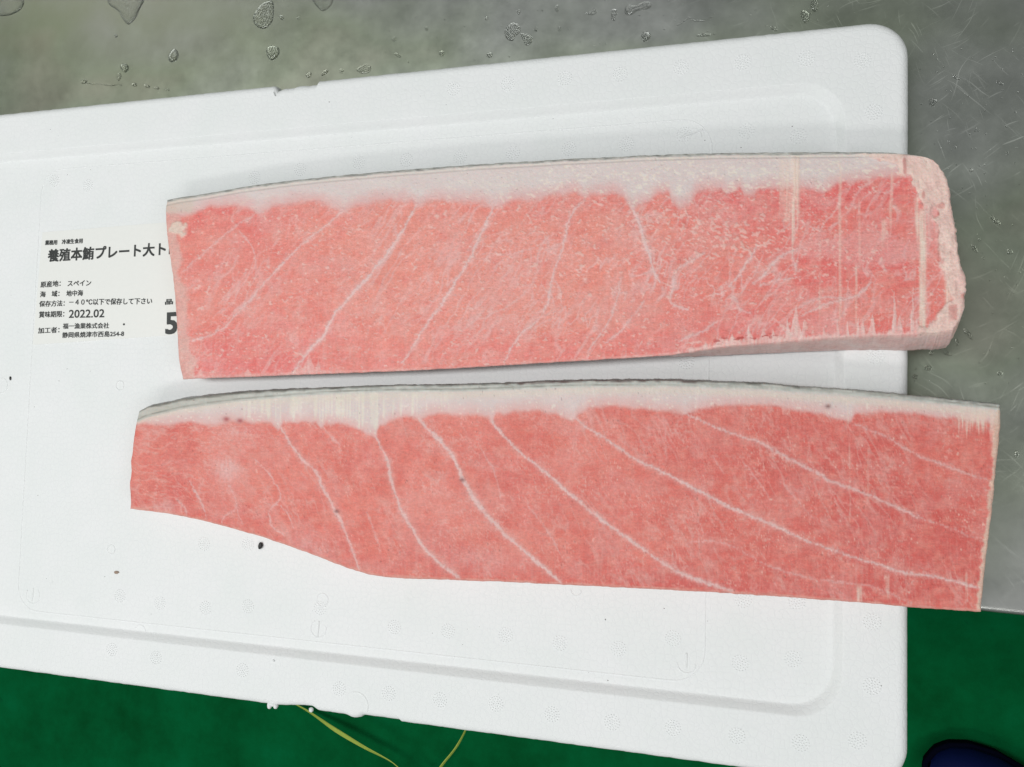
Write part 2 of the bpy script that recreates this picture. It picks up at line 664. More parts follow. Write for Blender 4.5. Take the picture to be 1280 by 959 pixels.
for a in (('業務用　冷凍生食用', 56.3, 306.6, 103, 304, 5.8, 0.03),
          ('養殖本鮪プレート大トロ', 59.7, 327.4, 222.5, 318.2, 15.2, 0.028),
          ('原産地：', 50.6, 359.7, 75.5, 358, 7.4, 0.02), ('スペイン', 84.4, 357.8, 113.6, 357, 6.6, 0.02),
          ('海　域：', 50, 371.7, 74, 370.6, 7.2, 0.02), ('地中海', 82.8, 370.6, 103.4, 369.8, 7.2, 0.02),
          ('保存方法：', 49, 383.7, 80.5, 382.7, 7.2, 0.02), ('－４０℃以下で保存して下さい', 86.3, 381.7, 189.7, 380.3, 7.6, 0.02),
          ('賞味期限：', 48.7, 397.2, 80, 396.3, 7.6, 0.02), ('2022.02', 86, 397.5, 130, 396.7, 9.8, 0.02),
          ('加工者：', 47.5, 417, 74, 416, 7.2, 0.02), ('福一漁業株式会社', 78.4, 411.2, 136, 410.5, 6.8, 0.02),
          ('静岡県焼津市西島254-8', 77.8, 422.5, 154.7, 420.6, 7.0, 0.02), ('・', 153.6, 406.8, 156, 406.7, 2.4, 0.02),
          ('品', 206.5, 380.8, 215.8, 380.2, 6.2, 0.06), ('5', 207.3, 417.3, 220.5, 416.6, 25.5, 0.04)):
    text(*a)

# ------------------------------------------------------------------ tuna blocks
C_ = lambda r, g, b: srgb(r, g, b, 1.0)


def resample(pts, n):
    p = np.asarray(pts, float)
    d = np.r_[0, np.cumsum(np.linalg.norm(np.diff(p, axis=0), axis=1))]
    # cubic (Catmull-Rom) through the points
    m = np.gradient(p, d, axis=0)
    t = np.linspace(0, d[-1], n)
    i = np.clip(np.searchsorted(d, t, 'right') - 1, 0, len(d) - 2)
    h = (d[i + 1] - d[i])[:, None]
    s = ((t - d[i])[:, None]) / h
    return ((2 * s**3 - 3 * s**2 + 1) * p[i] + (s**3 - 2 * s**2 + s) * h * m[i]
            + (-2 * s**3 + 3 * s**2) * p[i + 1] + (s**3 - s**2) * h * m[i + 1])


def polydist(px, py, pts):
    """distance to a polyline and the position 0..1 along it"""
    best = np.full(px.shape, 1e9)
    pos = np.zeros(px.shape)
    pts = np.asarray(pts, float)
    n = len(pts) - 1
    for i in range(n):
        a, b = pts[i], pts[i + 1]
        ab = b - a
        t = np.clip(((px - a[0]) * ab[0] + (py - a[1]) * ab[1]) / (ab @ ab), 0, 1)
        d = np.hypot(px - a[0] - t * ab[0], py - a[1] - t * ab[1])
        q = d < best
        best[q] = d[q]
        pos[q] = (i + t[q]) / n
    return best, pos


def lerp(a, b, m):
    return a + (b - a) * m[..., None]


def tuna(label, T, B, L, R, thick, paint, flare):
    nu = int(np.linalg.norm(np.subtract(T[-1], T[0])))
    nv = int(np.linalg.norm(np.subtract(B[0], T[0])) * 1.05)
    Tc, Bc, Lc, Rc = resample(T, nu), resample(B, nu), resample(L, nv), resample(R, nv)
    s = np.linspace(0, 1, nu)[None, :, None]
    t = np.linspace(0, 1, nv)[:, None, None]
    g = ((1 - t) * Tc[None] + t * Bc[None] + (1 - s) * Lc[:, None] + s * Rc[:, None]
         - ((1 - s) * (1 - t) * Tc[0] + s * (1 - t) * Tc[-1] + (1 - s) * t * Bc[0] + s * t * Bc[-1]))
    px, py = g[..., 0], g[..., 1]
    xl = P(L[len(L) // 2][0], 480, 0.04)[0]
    bslope = -Z_REC / (-0.034 - xl)
    za = Z_REC - bslope * xl                       # underside: z = za + bslope*x
    W = on_plane(px, py, za + thick, bslope)
    col, hgt, part, grain = paint(px, py, s[..., 0] * np.ones_like(px), t[..., 0] * np.ones_like(px))
    # rounded arris and rough outline
    W = W.copy()
    dmin = np.minimum(np.minimum(np.arange(nv)[:, None], nv - 1 - np.arange(nv)[:, None]),
                      np.minimum(np.arange(nu)[None, :], nu - 1 - np.arange(nu)[None, :])).astype(float)
    r = 4.0
    q = np.clip(1 - dmin / r, 0, 1)
    hgt = hgt * (1 - 0.7 * q) - 0.0011 * (1 - np.sqrt(1 - 0.98 * q**2))
    W[..., 2] += hgt
    jit = (fbm(px / 9, py / 9, 30, 3) - 0.5) * 0.0008 * np.clip(1 - dmin / 6, 0, 1) * (1 + 2.0 * (part == 3))
    jit2 = (fbm(px / 9, py / 9, 40, 3) - 0.5) * 0.0008 * np.clip(1 - dmin / 6, 0, 1) * (1 + 1.5 * (part == 3))
    W[..., 0] += jit
    W[..., 1] += jit2
    idx = np.arange(nu * nv).reshape(nv, nu)
    faces = np.stack([idx[:-1, :-1], idx[1:, :-1], idx[1:, 1:], idx[:-1, 1:]], -1).reshape(-1, 4)
    fpart = part[:-1, :-1].reshape(-1)
    verts = W.reshape(-1, 3)
    cols = col.reshape(-1, 3)
    gr = grain.reshape(-1)
    # side walls
    loop = np.r_[idx[0, ::-1], idx[1:, 0], idx[-1, 1:], idx[-2:0:-1, -1]]   # counter-clockwise seen from above
    side = np.r_[np.zeros(nu), np.ones(nv - 1) * 1, np.ones(nu - 1) * 2, np.ones(nv - 2) * 3]
    lp = verts[loop]
    lx = px.reshape(-1)[loop]
    lt = np.linspace(0, 1, nv)[loop // nu]
    tan = np.roll(lp, -6, 0) - np.roll(lp, 6, 0)
    nrm = np.stack([tan[:, 1], -tan[:, 0]], 1)
    nrm /= np.linalg.norm(nrm, axis=1)[:, None] + 1e-12
    ctr = lp[:, :2].mean(0)
    if ((lp[:, :2] - ctr) * nrm).sum() < 0:
        nrm = -nrm
    K = 9
    prev = loop
    base = len(verts)
    nl = len(loop)
    av, ac, af, ap = [], [], [], []
    zb = za + bslope * lp[:, 0]
    for kk in range(1, K + 1):
        u = kk / K
        off = flare(side, lx, u, lt)
        rough = (fbm(np.arange(nl) / 7.0, np.full(nl, kk * 0.8), 5, 3) - 0.5) * 0.0010 * (1 if kk < K else 0.3)
        xy = lp[:, :2] + nrm * rough[:, None] + off
        zt = lp[:, 2] + (zb + 0.0 - lp[:, 2]) * u
        zt = zt if kk < K else za + bslope * xy[:, 0]
        ring = np.c_[xy, zt]
        av.append(ring)
        nn = fbm(np.arange(nl) / 12.0, np.full(nl, kk * 0.9), 9, 3)
        skin_c = lerp(C_(124, 125, 124), C_(188, 188, 186), nn)
        cut_c = lerp(C_(214, 168, 162), C_(222, 200, 195), nn)
        cc_ = np.where((side == 0)[:, None], skin_c, np.where((side == 2)[:, None], cut_c, lerp(cols[loop], C_(215, 180, 168), np.full(nl, 0.5))))
        ac.append(cc_)
        cur = base + (kk - 1) * nl + np.arange(nl)
        af.append(np.stack([prev, cur, np.roll(cur, -1), np.roll(prev, -1)], -1))
        ap.append(np.where(side == 0, 2, 0))
        prev = cur
    verts = np.concatenate([verts] + av)
    cols = np.concatenate([cols] + ac)
    gr = np.concatenate([gr, np.full(len(cols) - len(gr), 0.7)])
    faces = np.concatenate([faces] + af)
    fpart = np.concatenate([fpart] + ap)
    root = empty('tuna_block', (float(ctr[0]), float(ctr[1]), float(za + bslope * ctr[0])))
    tag(root, label, 'fish block')
    names = {0: 'flesh', 1: 'fat_layer', 2: 'skin', 3: 'frost_crust'}
    for pid in np.unique(fpart):
        fs = faces[fpart == pid]
        used, inv = np.unique(fs, return_inverse=True)
        fs = inv.reshape(-1, 4)
        extra = None
        me = bpy.data.meshes.new('part')
        vv = verts[used] - np.array(root.location)
        me.vertices.add(len(vv))
        me.vertices.foreach_set('co', vv.astype(np.float32).ravel())
        me.loops.add(fs.size)
        me.loops.foreach_set('vertex_index', fs.astype(np.int32).ravel())
        me.polygons.add(len(fs))
        me.polygons.foreach_set('loop_start', np.arange(0, fs.size, 4, dtype=np.int32))
        me.update(calc_edges=True)
        at = me.attributes.new('tint', 'FLOAT_COLOR', 'POINT')
        at.data.foreach_set('color', np.c_[cols[used], gr[used]].astype(np.float32).ravel())
        link(names.get(int(pid), 'fat_seam'), me, M_FLESH, root)
    bt = verts[prev] - np.array(root.location)
    me = pymesh('underside', bt, [tuple(reversed(range(nl)))])
    at = me.attributes.new('tint', 'FLOAT_COLOR', 'POINT')
    at.data.foreach_set('color', np.tile([0.6, 0.3, 0.26, 1], nl).astype(np.float32))
    link('underside', me, M_FLESH, root, smooth=False)
    return root


def veins(px, py, ang, lx, ly, seed, sharp=5.0, warp=8.0):
    """net of thin pale lines drawn out along a direction"""
    wx = (fbm(px / 40, py / 40, seed + 50, 3) - 0.5) * warp * 2
    wy = (fbm(px / 40, py / 40, seed + 60, 3) - 0.5) * warp * 2
    c, s_ = math.cos(ang), math.sin(ang)
    a = ((px + wx) * c + (py + wy) * s_) / lx
    b = (-(px + wx) * s_ + (py + wy) * c) / ly
    n = fbm(a, b, seed, 3)
    return np.clip(1 - np.abs(n - 0.5) * 2 * sharp, 0, 1)


def seams(px, py, lst, col, part, hgt, colr, boost=1.0, seed=0):
    m_all = np.zeros_like(px)
    for i, (wd, st, pts) in enumerate(lst):
        n = max(12, int(len(pts) * 8))
        pts2 = resample(pts, n) if len(pts) > 2 else np.asarray(pts, float)
        x0, y0 = pts2.min(0) - 14
        x1, y1 = pts2.max(0) + 14
        sel = (px > x0) & (px < x1) & (py > y0) & (py < y1)
        if not sel.any():
            continue
        X, Y = px[sel], py[sel]
        jx = (vn(X / 2.2, Y / 2.2, seed + i) - 0.5) * 2.6 + (vn(X / 14, Y / 14, seed + i + 4) - 0.5) * 3.0
        jy = (vn(X / 2.2, Y / 2.2, seed + i + 7) - 0.5) * 2.6 + (vn(X / 9, Y / 9, seed + i + 9) - 0.5) * 2.4
        d, pos = polydist(X + jx, Y + jy, pts2)
        ww = wd * 0.35 * (0.65 + 0.7 * vn(pos * 9, pos * 0 + i, seed)) * (0.6 + 0.4 * np.sin(np.pi * np.clip(pos, 0.02, 0.98)) ** 0.5)
        core = np.exp(-(d / (ww * 0.62)) ** 3)
        halo = 0.34 * np.exp(-(d / (ww * 1.7)) ** 2)
        m = np.clip(core * (0.5 + 0.7 * vn(X / 2, Y / 2, seed + i + 2)) * (0.5 + 0.75 * vn(X / 12, Y / 12, seed + i + 6)) + halo * (0.5 + vn(X / 6, Y / 6, i)), 0, 1) * st * boost
        m_all[sel] = np.maximum(m_all[sel], m)
        if wd >= 4 and st > 0.5:
            pp = part[sel]
            pp[(d < ww * 0.85) & (pp == 0)] = 10 + i
            part[sel] = pp
    col[:] = lerp(col, colr, np.clip(m_all, 0, 1))
    hgt += m_all * 0.00018
    return m_all


def basics(px, py, seed):
    h = (fbm(px / 70, py / 70, seed, 3) - 0.5) * 0.0010
    h += (fbm(px / 5, py / 5, seed + 3, 3) - 0.5) * 0.00026
    h += (vn(px / 1.7, py / 40, seed + 5) - 0.5) * 0.00007
    return h


SP1 = [(208, 268), (235, 270), (243, 267), (260, 260), (290, 257), (310, 260), (323, 268), (340, 259), (367, 256), (393, 253), (413, 258),
       (430, 265), (447, 258), (474, 252), (500, 251), (517, 255), (525, 259), (533, 254), (553, 251), (580, 253), (603, 254),
       (615, 260), (624, 257), (640, 251), (673, 250), (700, 243), (720, 240), (730, 248), (740, 245), (760, 242), (777, 243), (785, 254),
       (791, 262), (797, 258), (806, 254), (813, 251), (822, 243), (836, 242), (840, 254), (850, 261), (861, 256), (870, 241), (884, 236), (902, 236),
       (909, 241), (925, 236), (930, 245), (943, 242), (950, 237), (966, 235), (985, 236), (1000, 235), (1029, 240), (1050, 228), (1073, 227),
       (1102, 221), (1140, 221), (1155, 224), (1210, 228)]
SEAM1 = [(4, .55, [(323, 265), (300, 279), (285, 290), (262, 310), (243, 327), (228, 340)]),
         (5, .8, [(430, 263), (412, 277), (387, 298), (360, 323), (333, 350), (313, 375), (297, 392), (283, 407), (260, 420), (240, 425)]),
         (7, .95, [(521, 256), (510, 277), (497, 297), (484, 317), (457, 350), (435, 373), (417, 394), (407, 414), (380, 447), (367, 465)]),
         (6, .9, [(616, 258), (610, 275), (603, 290), (587, 323), (570, 353), (547, 387), (520, 427), (503, 454)]),
         (5, .8, [(730, 250), (717, 263), (708, 290), (703, 310), (690, 350), (677, 394), (650, 420), (630, 454)]),
         (10, .95, [(786, 250), (791, 261), (800, 280), (804, 292), (808, 306), (813, 321), (817, 339), (824, 353)]),
         (4, .75, [(777, 353), (770, 380), (760, 404), (745, 425), (733, 444)]),
         (5, .65, [(804, 377), (795, 390), (784, 404), (757, 430)]),
         (5, .6, [(776, 345), (767, 371)]),
         (6, .75, [(879, 316), (861, 328), (845, 339), (841, 362), (839, 378), (850, 384), (861, 388)]),
         (8, .8, [(947, 308), (934, 328), (921, 348), (911, 358)]),
         (7, .85, [(994, 312), (971, 325), (955, 342), (943, 355)]),
         (5, .8, [(990, 316), (996, 339)]),
         (7, .7, [(898, 401), (875, 415), (850, 426)]),
         (8, .6, [(918, 371), (925, 385), (939, 392)]),
         (2, .9, [(879, 373), (886, 371), (898, 367), (921, 360)]),
         (2, .9, [(946, 358), (966, 351), (989, 348), (1000, 345)]),
         (5, .7, [(1000, 396), (1018, 386), (1053, 375), (1070, 370), (1090, 352)]),
         (4, .6, [(1000, 385), (1017, 374), (1052, 372)]),
         (4, .5, [(690, 290), (675, 310), (668, 350), (640, 380), (600, 400)]),
         (3, .5, [(603, 317), (640, 318), (660, 312), (690, 300)]),
         (3, .5, [(690, 345), (700, 362), (698, 385), (680, 395)]),
         (3, .6, [(298, 288), (308, 300), (316, 315), (318, 328)]),
         (4, .4, [(243, 355), (225, 372)])]


def paint1(px, py, s, t):
    part = np.zeros(px.shape, int)
    h = basics(px, py, 1)
    n1 = fbm(px / 90, py / 60, 2, 4)
    n2 = fbm(px / 16, py / 9, 12, 4)
    # orange-pink middle, redder towards the outer edges and the thick end
    red = np.clip(0.20 + 0.75 * sstep(380, 465, py) * (1 - 0.3 * s) + 0.42 * sstep(780, 1000, px) - 0.30 * sstep(.1, .3, s) * sstep(.65, .4, s)
                  + 0.45 * (1 - sstep(8, 45, py - np.interp(px, *zip(*SP1)))) + (n1 - 0.5) * 1.0, 0, 1)
    col = lerp(C_(234, 142, 126), C_(230, 104, 100), red)
    col = lerp(col, C_(232, 152, 139), np.clip((n2 - 0.47) * 2.0, 0, 0.6))
    col = lerp(col, C_(224, 102, 96), np.clip((0.42 - n2) * 1.6, 0, 0.4))
    saw = vn(px / 30, py / 1.6, 21)
    col = lerp(col, C_(232, 176, 164), np.clip((saw - 0.6) * 0.35, 0, 1))
    saw2 = vn(px / 1.8, py / 55, 22)
    col = lerp(col, C_(232, 180, 168), np.clip((saw2 - 0.6) * 0.4, 0, 1))
    vm = veins(px, py, math.radians(125), 60, 13, 3, 7.0) * np.clip((fbm(px / 50, py / 50, 33, 2) - 0.36) * 3, 0, 1)
    col = lerp(col, C_(231, 186, 182), vm * 0.6)
    net = veins(px, py, math.radians(118), 34, 13, 231, 9.0, 14) * np.clip((fbm(px / 40, py / 40, 233, 2) - 0.3) * 3, 0, 1)
    col = lerp(col, C_(232, 190, 186), net * (0.25 + 0.5 * sstep(520, 760, px)))
    haze = sstep(0.45, 0.7, fbm(px / 60, py / 30, 235, 4)) * sstep(900, 1060, px)
    col = lerp(col, C_(232, 168, 164), haze * 0.5)
    hair = veins(px, py, math.radians(150), 12, 4.5, 203, 9.0, 10) * np.clip((fbm(px / 30, py / 30, 205, 3) - 0.36) * 3, 0, 1)
    col = lerp(col, C_(236, 190, 182), hair * 0.5)
    pat = sstep(0.52, 0.68, fbm(px / 34, py / 26, 206, 4)) * (0.4 + 0.9 * vn(px / 2, py / 7, 207)).clip(0, 1)
    col = lerp(col, C_(229, 172, 166), pat * 0.3)
    h += vm * 0.0001
    seams(px, py, SEAM1, col, part, h, C_(230, 200, 197), 0.92, 3)
    # marbled specks at the thick end
    dens = np.exp(-((px - 885) / 85) ** 2 - ((py - 290) / 34) ** 2) + 0.45 * sstep(560, 800, px) * sstep(1120, 1000, px) * np.exp(-((py - 290) / 60) ** 2)
    sp = vn((px + py * .5) / 3.4, (py - px * .4) / 2.2, 41) * 0.6 + vn((px - py * .3) / 6, (py + px * .3) / 4, 42) * 0.4
    spm = sstep(0.68, 0.78, sp + 0.13 * dens - 0.05)
    col = lerp(col, C_(236, 196, 186), spm * 0.65)
    h += spm * 0.0002
    frost_or_refl = 0.01 + 0.24 * (0.6 * vn(px / 1.6, py / 9, 241) + 0.4 * vn(px / 9, py / 1.6, 242)) * (0.35 + 1.1 * fbm(px / 45, py / 35, 243, 3))
    col = lerp(col, C_(231, 182, 180), frost_or_refl)
    # fat layer
    yb = np.interp(px, *zip(*SP1)) + (fbm(px / 9, py / 9, 51, 3) - 0.5) * 7
    fm = sstep(4.5, -5, py - yb)
    fat = lerp(C_(221, 203, 201), C_(224, 211, 207), fbm(px / 60, py / 12, 52, 3))
    fat = lerp(fat, C_(227, 172, 168), np.clip(sstep(-22, 1, py - yb) * 0.8, 0, 1))
    top = np.interp(px, *zip(*T1))
    dt = py - top
    fs = vn(px / 3.2, py / 2.0, 55) * 0.6 + vn(px / 7, py / 3, 56) * 0.4
    fat = lerp(fat, C_(240, 229, 214), sstep(0.64, 0.76, fs + 0.07 * np.exp(-((dt - 22) / 9) ** 2) * sstep(450, 800, px)) * (0.15 + 0.38 * sstep(420, 800, px)))
    col = lerp(col, fat, fm)
    part[(fm > 0.5) & (part == 0)] = 1
    part[(fm > 0.5)] = np.where(part[fm > 0.5] >= 10, part[fm > 0.5], 1)
    # scraped cream smears left by the saw, drawn along y
    def smear(x0, wd, ya, yb2, st, c=(236, 212, 198)):
        m = np.exp(-(((px - x0) + (vn(px * 0, py / 40, int(x0)) - 0.5) * min(wd, 4) * 0.5) / (wd * 0.5)) ** 4)
        m = m * sstep(ya - 4, ya + 4, py) * sstep(yb2 + 22, yb2 - 14, py + (vn(px / 1.6, py * 0, int(x0) + 3) - 0.5) * 50)
        m = m * (0.35 + 0.9 * vn(px / 1.7, py / 30, 61)) * st
        col[:] = lerp(col, C_(*c), np.clip(m, 0, 1))
        return m
    h += smear(994, 11, 196, 262, 1.0) * 0.0004
    smear(992, 4, 250, 305, 0.8)
    smear(981, 16, 200, 262, 0.55)
    smear(1050, 3.5, 205, 400, 0.5)
    smear(1074, 3, 250, 330, 0.3)
    smear(1114, 4, 215, 285, 0.45)
    smear(1106, 8, 275, 300, 0.7)
    smear(1153, 9, 262, 415, 1.0)
    smear(1146, 5, 245, 300, 0.7)
    smear(1162, 14, 235, 285, 0.8, (228, 190, 184))
    smear(1184, 8, 255, 405, 0.95)
    smear(1174, 3, 260, 300, 0.9, (190, 96, 92))
    smear(1070, 3, 330, 400, 0.5)
    smear(1025, 3, 300, 400, 0.35)
    # jagged cream along the lower arris
    base = np.interp(px, *zip(*B1))
    up = base - py
    jag = np.interp(px, [228, 360, 380, 420, 560, 850, 880, 960, 1000, 1060, 1150, 1200], [4, 3, 9, 3, 2, 3, 8, 9, 8, 5, 7, 12])
    jn = jag * (0.2 + 0.5 * vn(px / 1.7, py / 60, 71) + 0.7 * vn(px / 8, py / 12, 75))
    for (sx_, sw, sh) in ((995, 10, 46), (985, 6, 30), (1004, 5, 24), (1118, 4, 62), (1124, 8, 24), (1141, 3.5, 62), (1146, 6, 22), (915, 9, 16), (935, 5, 26), (938, 12, 16), (955, 8, 20), (966, 6, 18),
                          (900, 12, 14), (882, 8, 10), (1079, 5, 24), (1090, 6, 30), (1073, 3, 26), (1030, 4, 16), (1163, 8, 16), (386, 12, 26), (398, 6, 18), (310, 10, 10), (250, 9, 12), (1047, 3, 30), (1060, 3, 22)):
        jn = np.maximum(jn, sh * np.clip(1 - np.abs(px - sx_ + (vn(px * 0, py / 12, int(sx_)) - 0.5) * 2) / sw, 0, 1) ** 1.3)
    jm = sstep(2.0, -2.5, up - jn) * (0.5 + 0.7 * vn(px / 1.8, py / 14, 76)).clip(0, 1) * np.where(px > 860, 0.85, 0.55)
    col = lerp(col, lerp(C_(239, 212, 205), C_(231, 192, 186), fbm(px / 6, py / 6, 73, 2)), jm)
    h += jm * 0.0002
    dk = sstep(0.66, 0.74, vn(px / 5, py / 1.8, 74)) * np.exp(-((up - 9) / 4) ** 2) * sstep(880, 900, px) * sstep(980, 960, px)
    col = lerp(col, C_(186, 66, 62), dk * 0.8)
    # frost crust round the thick end
    rx = np.interp(py, [190, 207, 235, 285, 320, 350, 385, 405, 425], [1150, 1175, 1186, 1194, 1199, 1206, 1205, 1200, 1192])
    de = np.minimum(rx - px, 200)
    cn = fbm(px / 18, py / 26, 81, 4)
    wid = np.interp(py, [190, 230, 260, 330, 345, 375, 390, 425], [60, 46, 30, 26, 24, 12, 34, 40])
    cm = sstep(3, -3, de - wid * (0.25 + 1.4 * cn))
    cm = np.maximum(cm, sstep(2, -2, dt - np.interp(px, [1060, 1110, 1160, 1200], [0, 12, 26, 40]) * (0.3 + 1.2 * cn)) * sstep(1060, 1080, px))
    crust = lerp(C_(240, 216, 204), C_(230, 190, 182), fbm(px / 7, py / 9, 82, 3))
    crust = lerp(crust, C_(206, 110, 104), sstep(0.80, 0.90, vn(px / 8, py / 14, 83)) * 0.5)
    col = lerp(col, crust, cm * 0.95)
    h += cm * (0.0003 + 0.0024 * (fbm(px / 12, py / 16, 84, 4) - 0.25))
    part[(cm > 0.5)] = 3
    # left end frost
    dl = px - np.interp(py, [250, 262, 300, 360, 420, 474], [208, 207, 211, 218, 222, 228])
    lm = sstep(3, -3, dl - 15 * (0.3 + 1.3 * fbm(px / 16, py / 22, 91, 3)))
    col = lerp(col, lerp(C_(226, 190, 180), C_(220, 164, 156), fbm(px / 6, py / 8, 92, 2)), lm * 0.75)
    blob = sstep(1.2, 0.8, np.hypot((px - 222) / 10, (py - 286) / 9) + (fbm(px / 7, py / 7, 93, 2) - 0.5) * 1.2)
    col = lerp(col, C_(226, 208, 194), blob * 0.85)
    h += blob * 0.0006
    pm = sstep(8, 0, py - 262) * sstep(248, 236, px)
    col = lerp(col, C_(214, 196, 184), pm * 0.8)
    # skin along the upper arris
    sk = np.interp(px, [208, 300, 600, 1000, 1060, 1130, 1160], [3, 3, 3, 3.5, 3, 1.5, 0])
    sm = sstep(1, -1, dt - sk * (0.75 + 0.6 * fbm(px / 12, py / 3, 95, 2)))
    skc = lerp(C_(136, 136, 132), C_(204, 201, 194), vn(px / 5, py / 1.3, 96))
    col = lerp(col, skc, sm * sstep(1165, 1120, px))
    ln = np.exp(-((dt - sk - 1.8) / 1.0) ** 2)
    col = lerp(col, C_(228, 220, 208), ln * 0.6 * sstep(1120, 1060, px))
    ln2 = np.exp(-((dt - sk - 4.0) / 0.8) ** 2)
    col = lerp(col, C_(164, 156, 150), ln2 * 0.5 * sstep(1120, 1060, px))
    part[(sm > 0.5) & (px < 1150)] = 2
    # scattered pale and dark specks
    d1 = sstep(0.85, 0.90, vn((px + py) / 2.4, (py - px) / 2.4, 97) * 0.7 + vn(px / 30, py / 30, 98) * 0.3)
    col = lerp(col, C_(242, 196, 183), d1 * 0.5 * (1 - fm))
    d2 = sstep(0.955, 0.975, vn(px / 2.4, py / 2.8, 99))
    col = lerp(col, C_(120, 70, 70), d2 * 0.35)
    return col, h, part, 1 - 0.75 * fm


T1 = [(208, 250), (225, 246.5), (250, 243), (300, 234), (350, 227), (400, 221.5), (500, 212.5), (600, 205), (700, 199), (800, 194), (900, 191),
      (1000, 190), (1080, 190), (1125, 192), (1150, 196)]
R1 = [(1150, 196), (1168, 201), (1178, 211), (1184, 230), (1191, 262), (1196, 288), (1199, 318), (1206, 350), (1205, 380), (1200, 402), (1190, 414)]
B1 = [(228, 474), (300, 471.5), (400, 467.5), (520, 463), (650, 455.5), (750, 449.5), (850, 442.5), (900, 434.5), (950, 430), (1000, 426), (1100, 420), (1150, 418.5), (1190, 414)]
L1 = [(208, 250), (206.5, 262), (209, 300), (217, 360), (221, 420), (224, 455), (228, 474)]


def flare1(side, lx, u, lt):
    lo = np.interp(lx, [220, 820, 900, 1180], [-0.003, -0.002, 0.003, 0.0072]) * (1 - (1 - u) ** 2)
    up = 0.0008 * math.sin(math.pi * u)
    dx = np.where(side == 1, 0.004 * u, np.where(side == 3, -0.0005 * u, 0))
    return np.stack([dx, up * (1 - lt) ** 3 - lo * lt ** 2], 1)


SP2 = [(160, 528), (173, 530), (208, 532), (238, 528), (261, 533), (281, 528), (313, 528), (340, 530), (348, 538), (354, 529), (395, 528), (401, 537),
       (407, 530), (427, 530), (445, 537), (470, 547), (475, 532), (482, 531), (492, 524), (514, 521), (525, 526), (530, 523), (539, 518), (561, 519), (595, 519),
       (611, 524), (615, 528), (620, 519), (645, 515), (670, 514), (695, 518), (717, 526), (723, 519), (737, 510), (769, 507), (794, 510), (831, 514),
       (858, 518), (872, 513), (894, 508), (950, 507), (981, 510), (1019, 516), (1047, 523), (1063, 528), (1070, 518), (1103, 515), (1147, 518),
       (1190, 524), (1260, 531)]
SEAM2 = [(7, .8, [(348, 533), (360, 550), (375, 572), (395, 591), (407, 615), (421, 641), (433, 667), (442, 694), (448, 711)]),
         (8, .9, [(471, 547), (484, 576), (492, 610), (501, 635), (514, 660), (532, 688), (554, 707), (573, 723)]),
         (9, .95, [(525, 524), (536, 538), (554, 554), (573, 585), (586, 613), (608, 644), (633, 670), (661, 693), (683, 713), (701, 729)]),
         (7, .95, [(615, 527), (633, 550), (655, 569), (686, 594), (712, 617), (739, 640), (762, 657), (794, 679), (825, 701), (856, 719), (888, 731), (916, 739)]),
         (6, .95, [(719, 522), (737, 536), (762, 552), (794, 574), (837, 594), (872, 613), (903, 630), (944, 647), (975, 660), (1000, 673), (1043, 688), (1093, 705), (1127, 715), (1173, 722), (1224, 734)]),
         (6, .8, [(856, 516), (878, 527), (912, 541), (950, 554), (981, 571), (1012, 586), (1043, 603), (1077, 615), (1110, 630), (1147, 647)]),
         (3.5, .5, [(1140, 643), (1177, 657), (1230, 676)]),
         (5, .6, [(1067, 530), (1110, 548), (1147, 568), (1180, 582), (1234, 600)]),
         (3.5, .45, [(960, 707), (1000, 720), (1040, 727), (1087, 733), (1140, 754)]),
         (4, .7, [(237, 600), (249, 623), (258, 647)]),
         (3, .65, [(319, 574), (340, 597), (351, 623), (337, 638), (340, 658), (356, 668)]),
         (2.5, .6, [(351, 632), (360, 645), (366, 659)]),
         (4, .55, [(220, 623), (228, 632), (234, 648)]),
         (3.5, .55, [(287, 606), (296, 635), (280, 647), (277, 660)]),
         (3, .5, [(296, 635), (304, 655)]),
         (3, .45, [(860, 680), (888, 676), (919, 685), (966, 710), (1013, 723)]),
         (5, .5, [(402, 533), (413, 546), (424, 557)]),
         (3, .4, [(600, 560), (617, 590), (626, 622)]),
         (3, .4, [(660, 630), (680, 660), (700, 690)]),
         (3, .4, [(930, 580), (948, 600), (962, 624)]),
         (3, .35, [(890, 570), (905, 592)]),
         (2.5, .35, [(975, 600), (1000, 630), (1025, 655)]),
         (3, .4, [(460, 640), (470, 670), (476, 690)])]


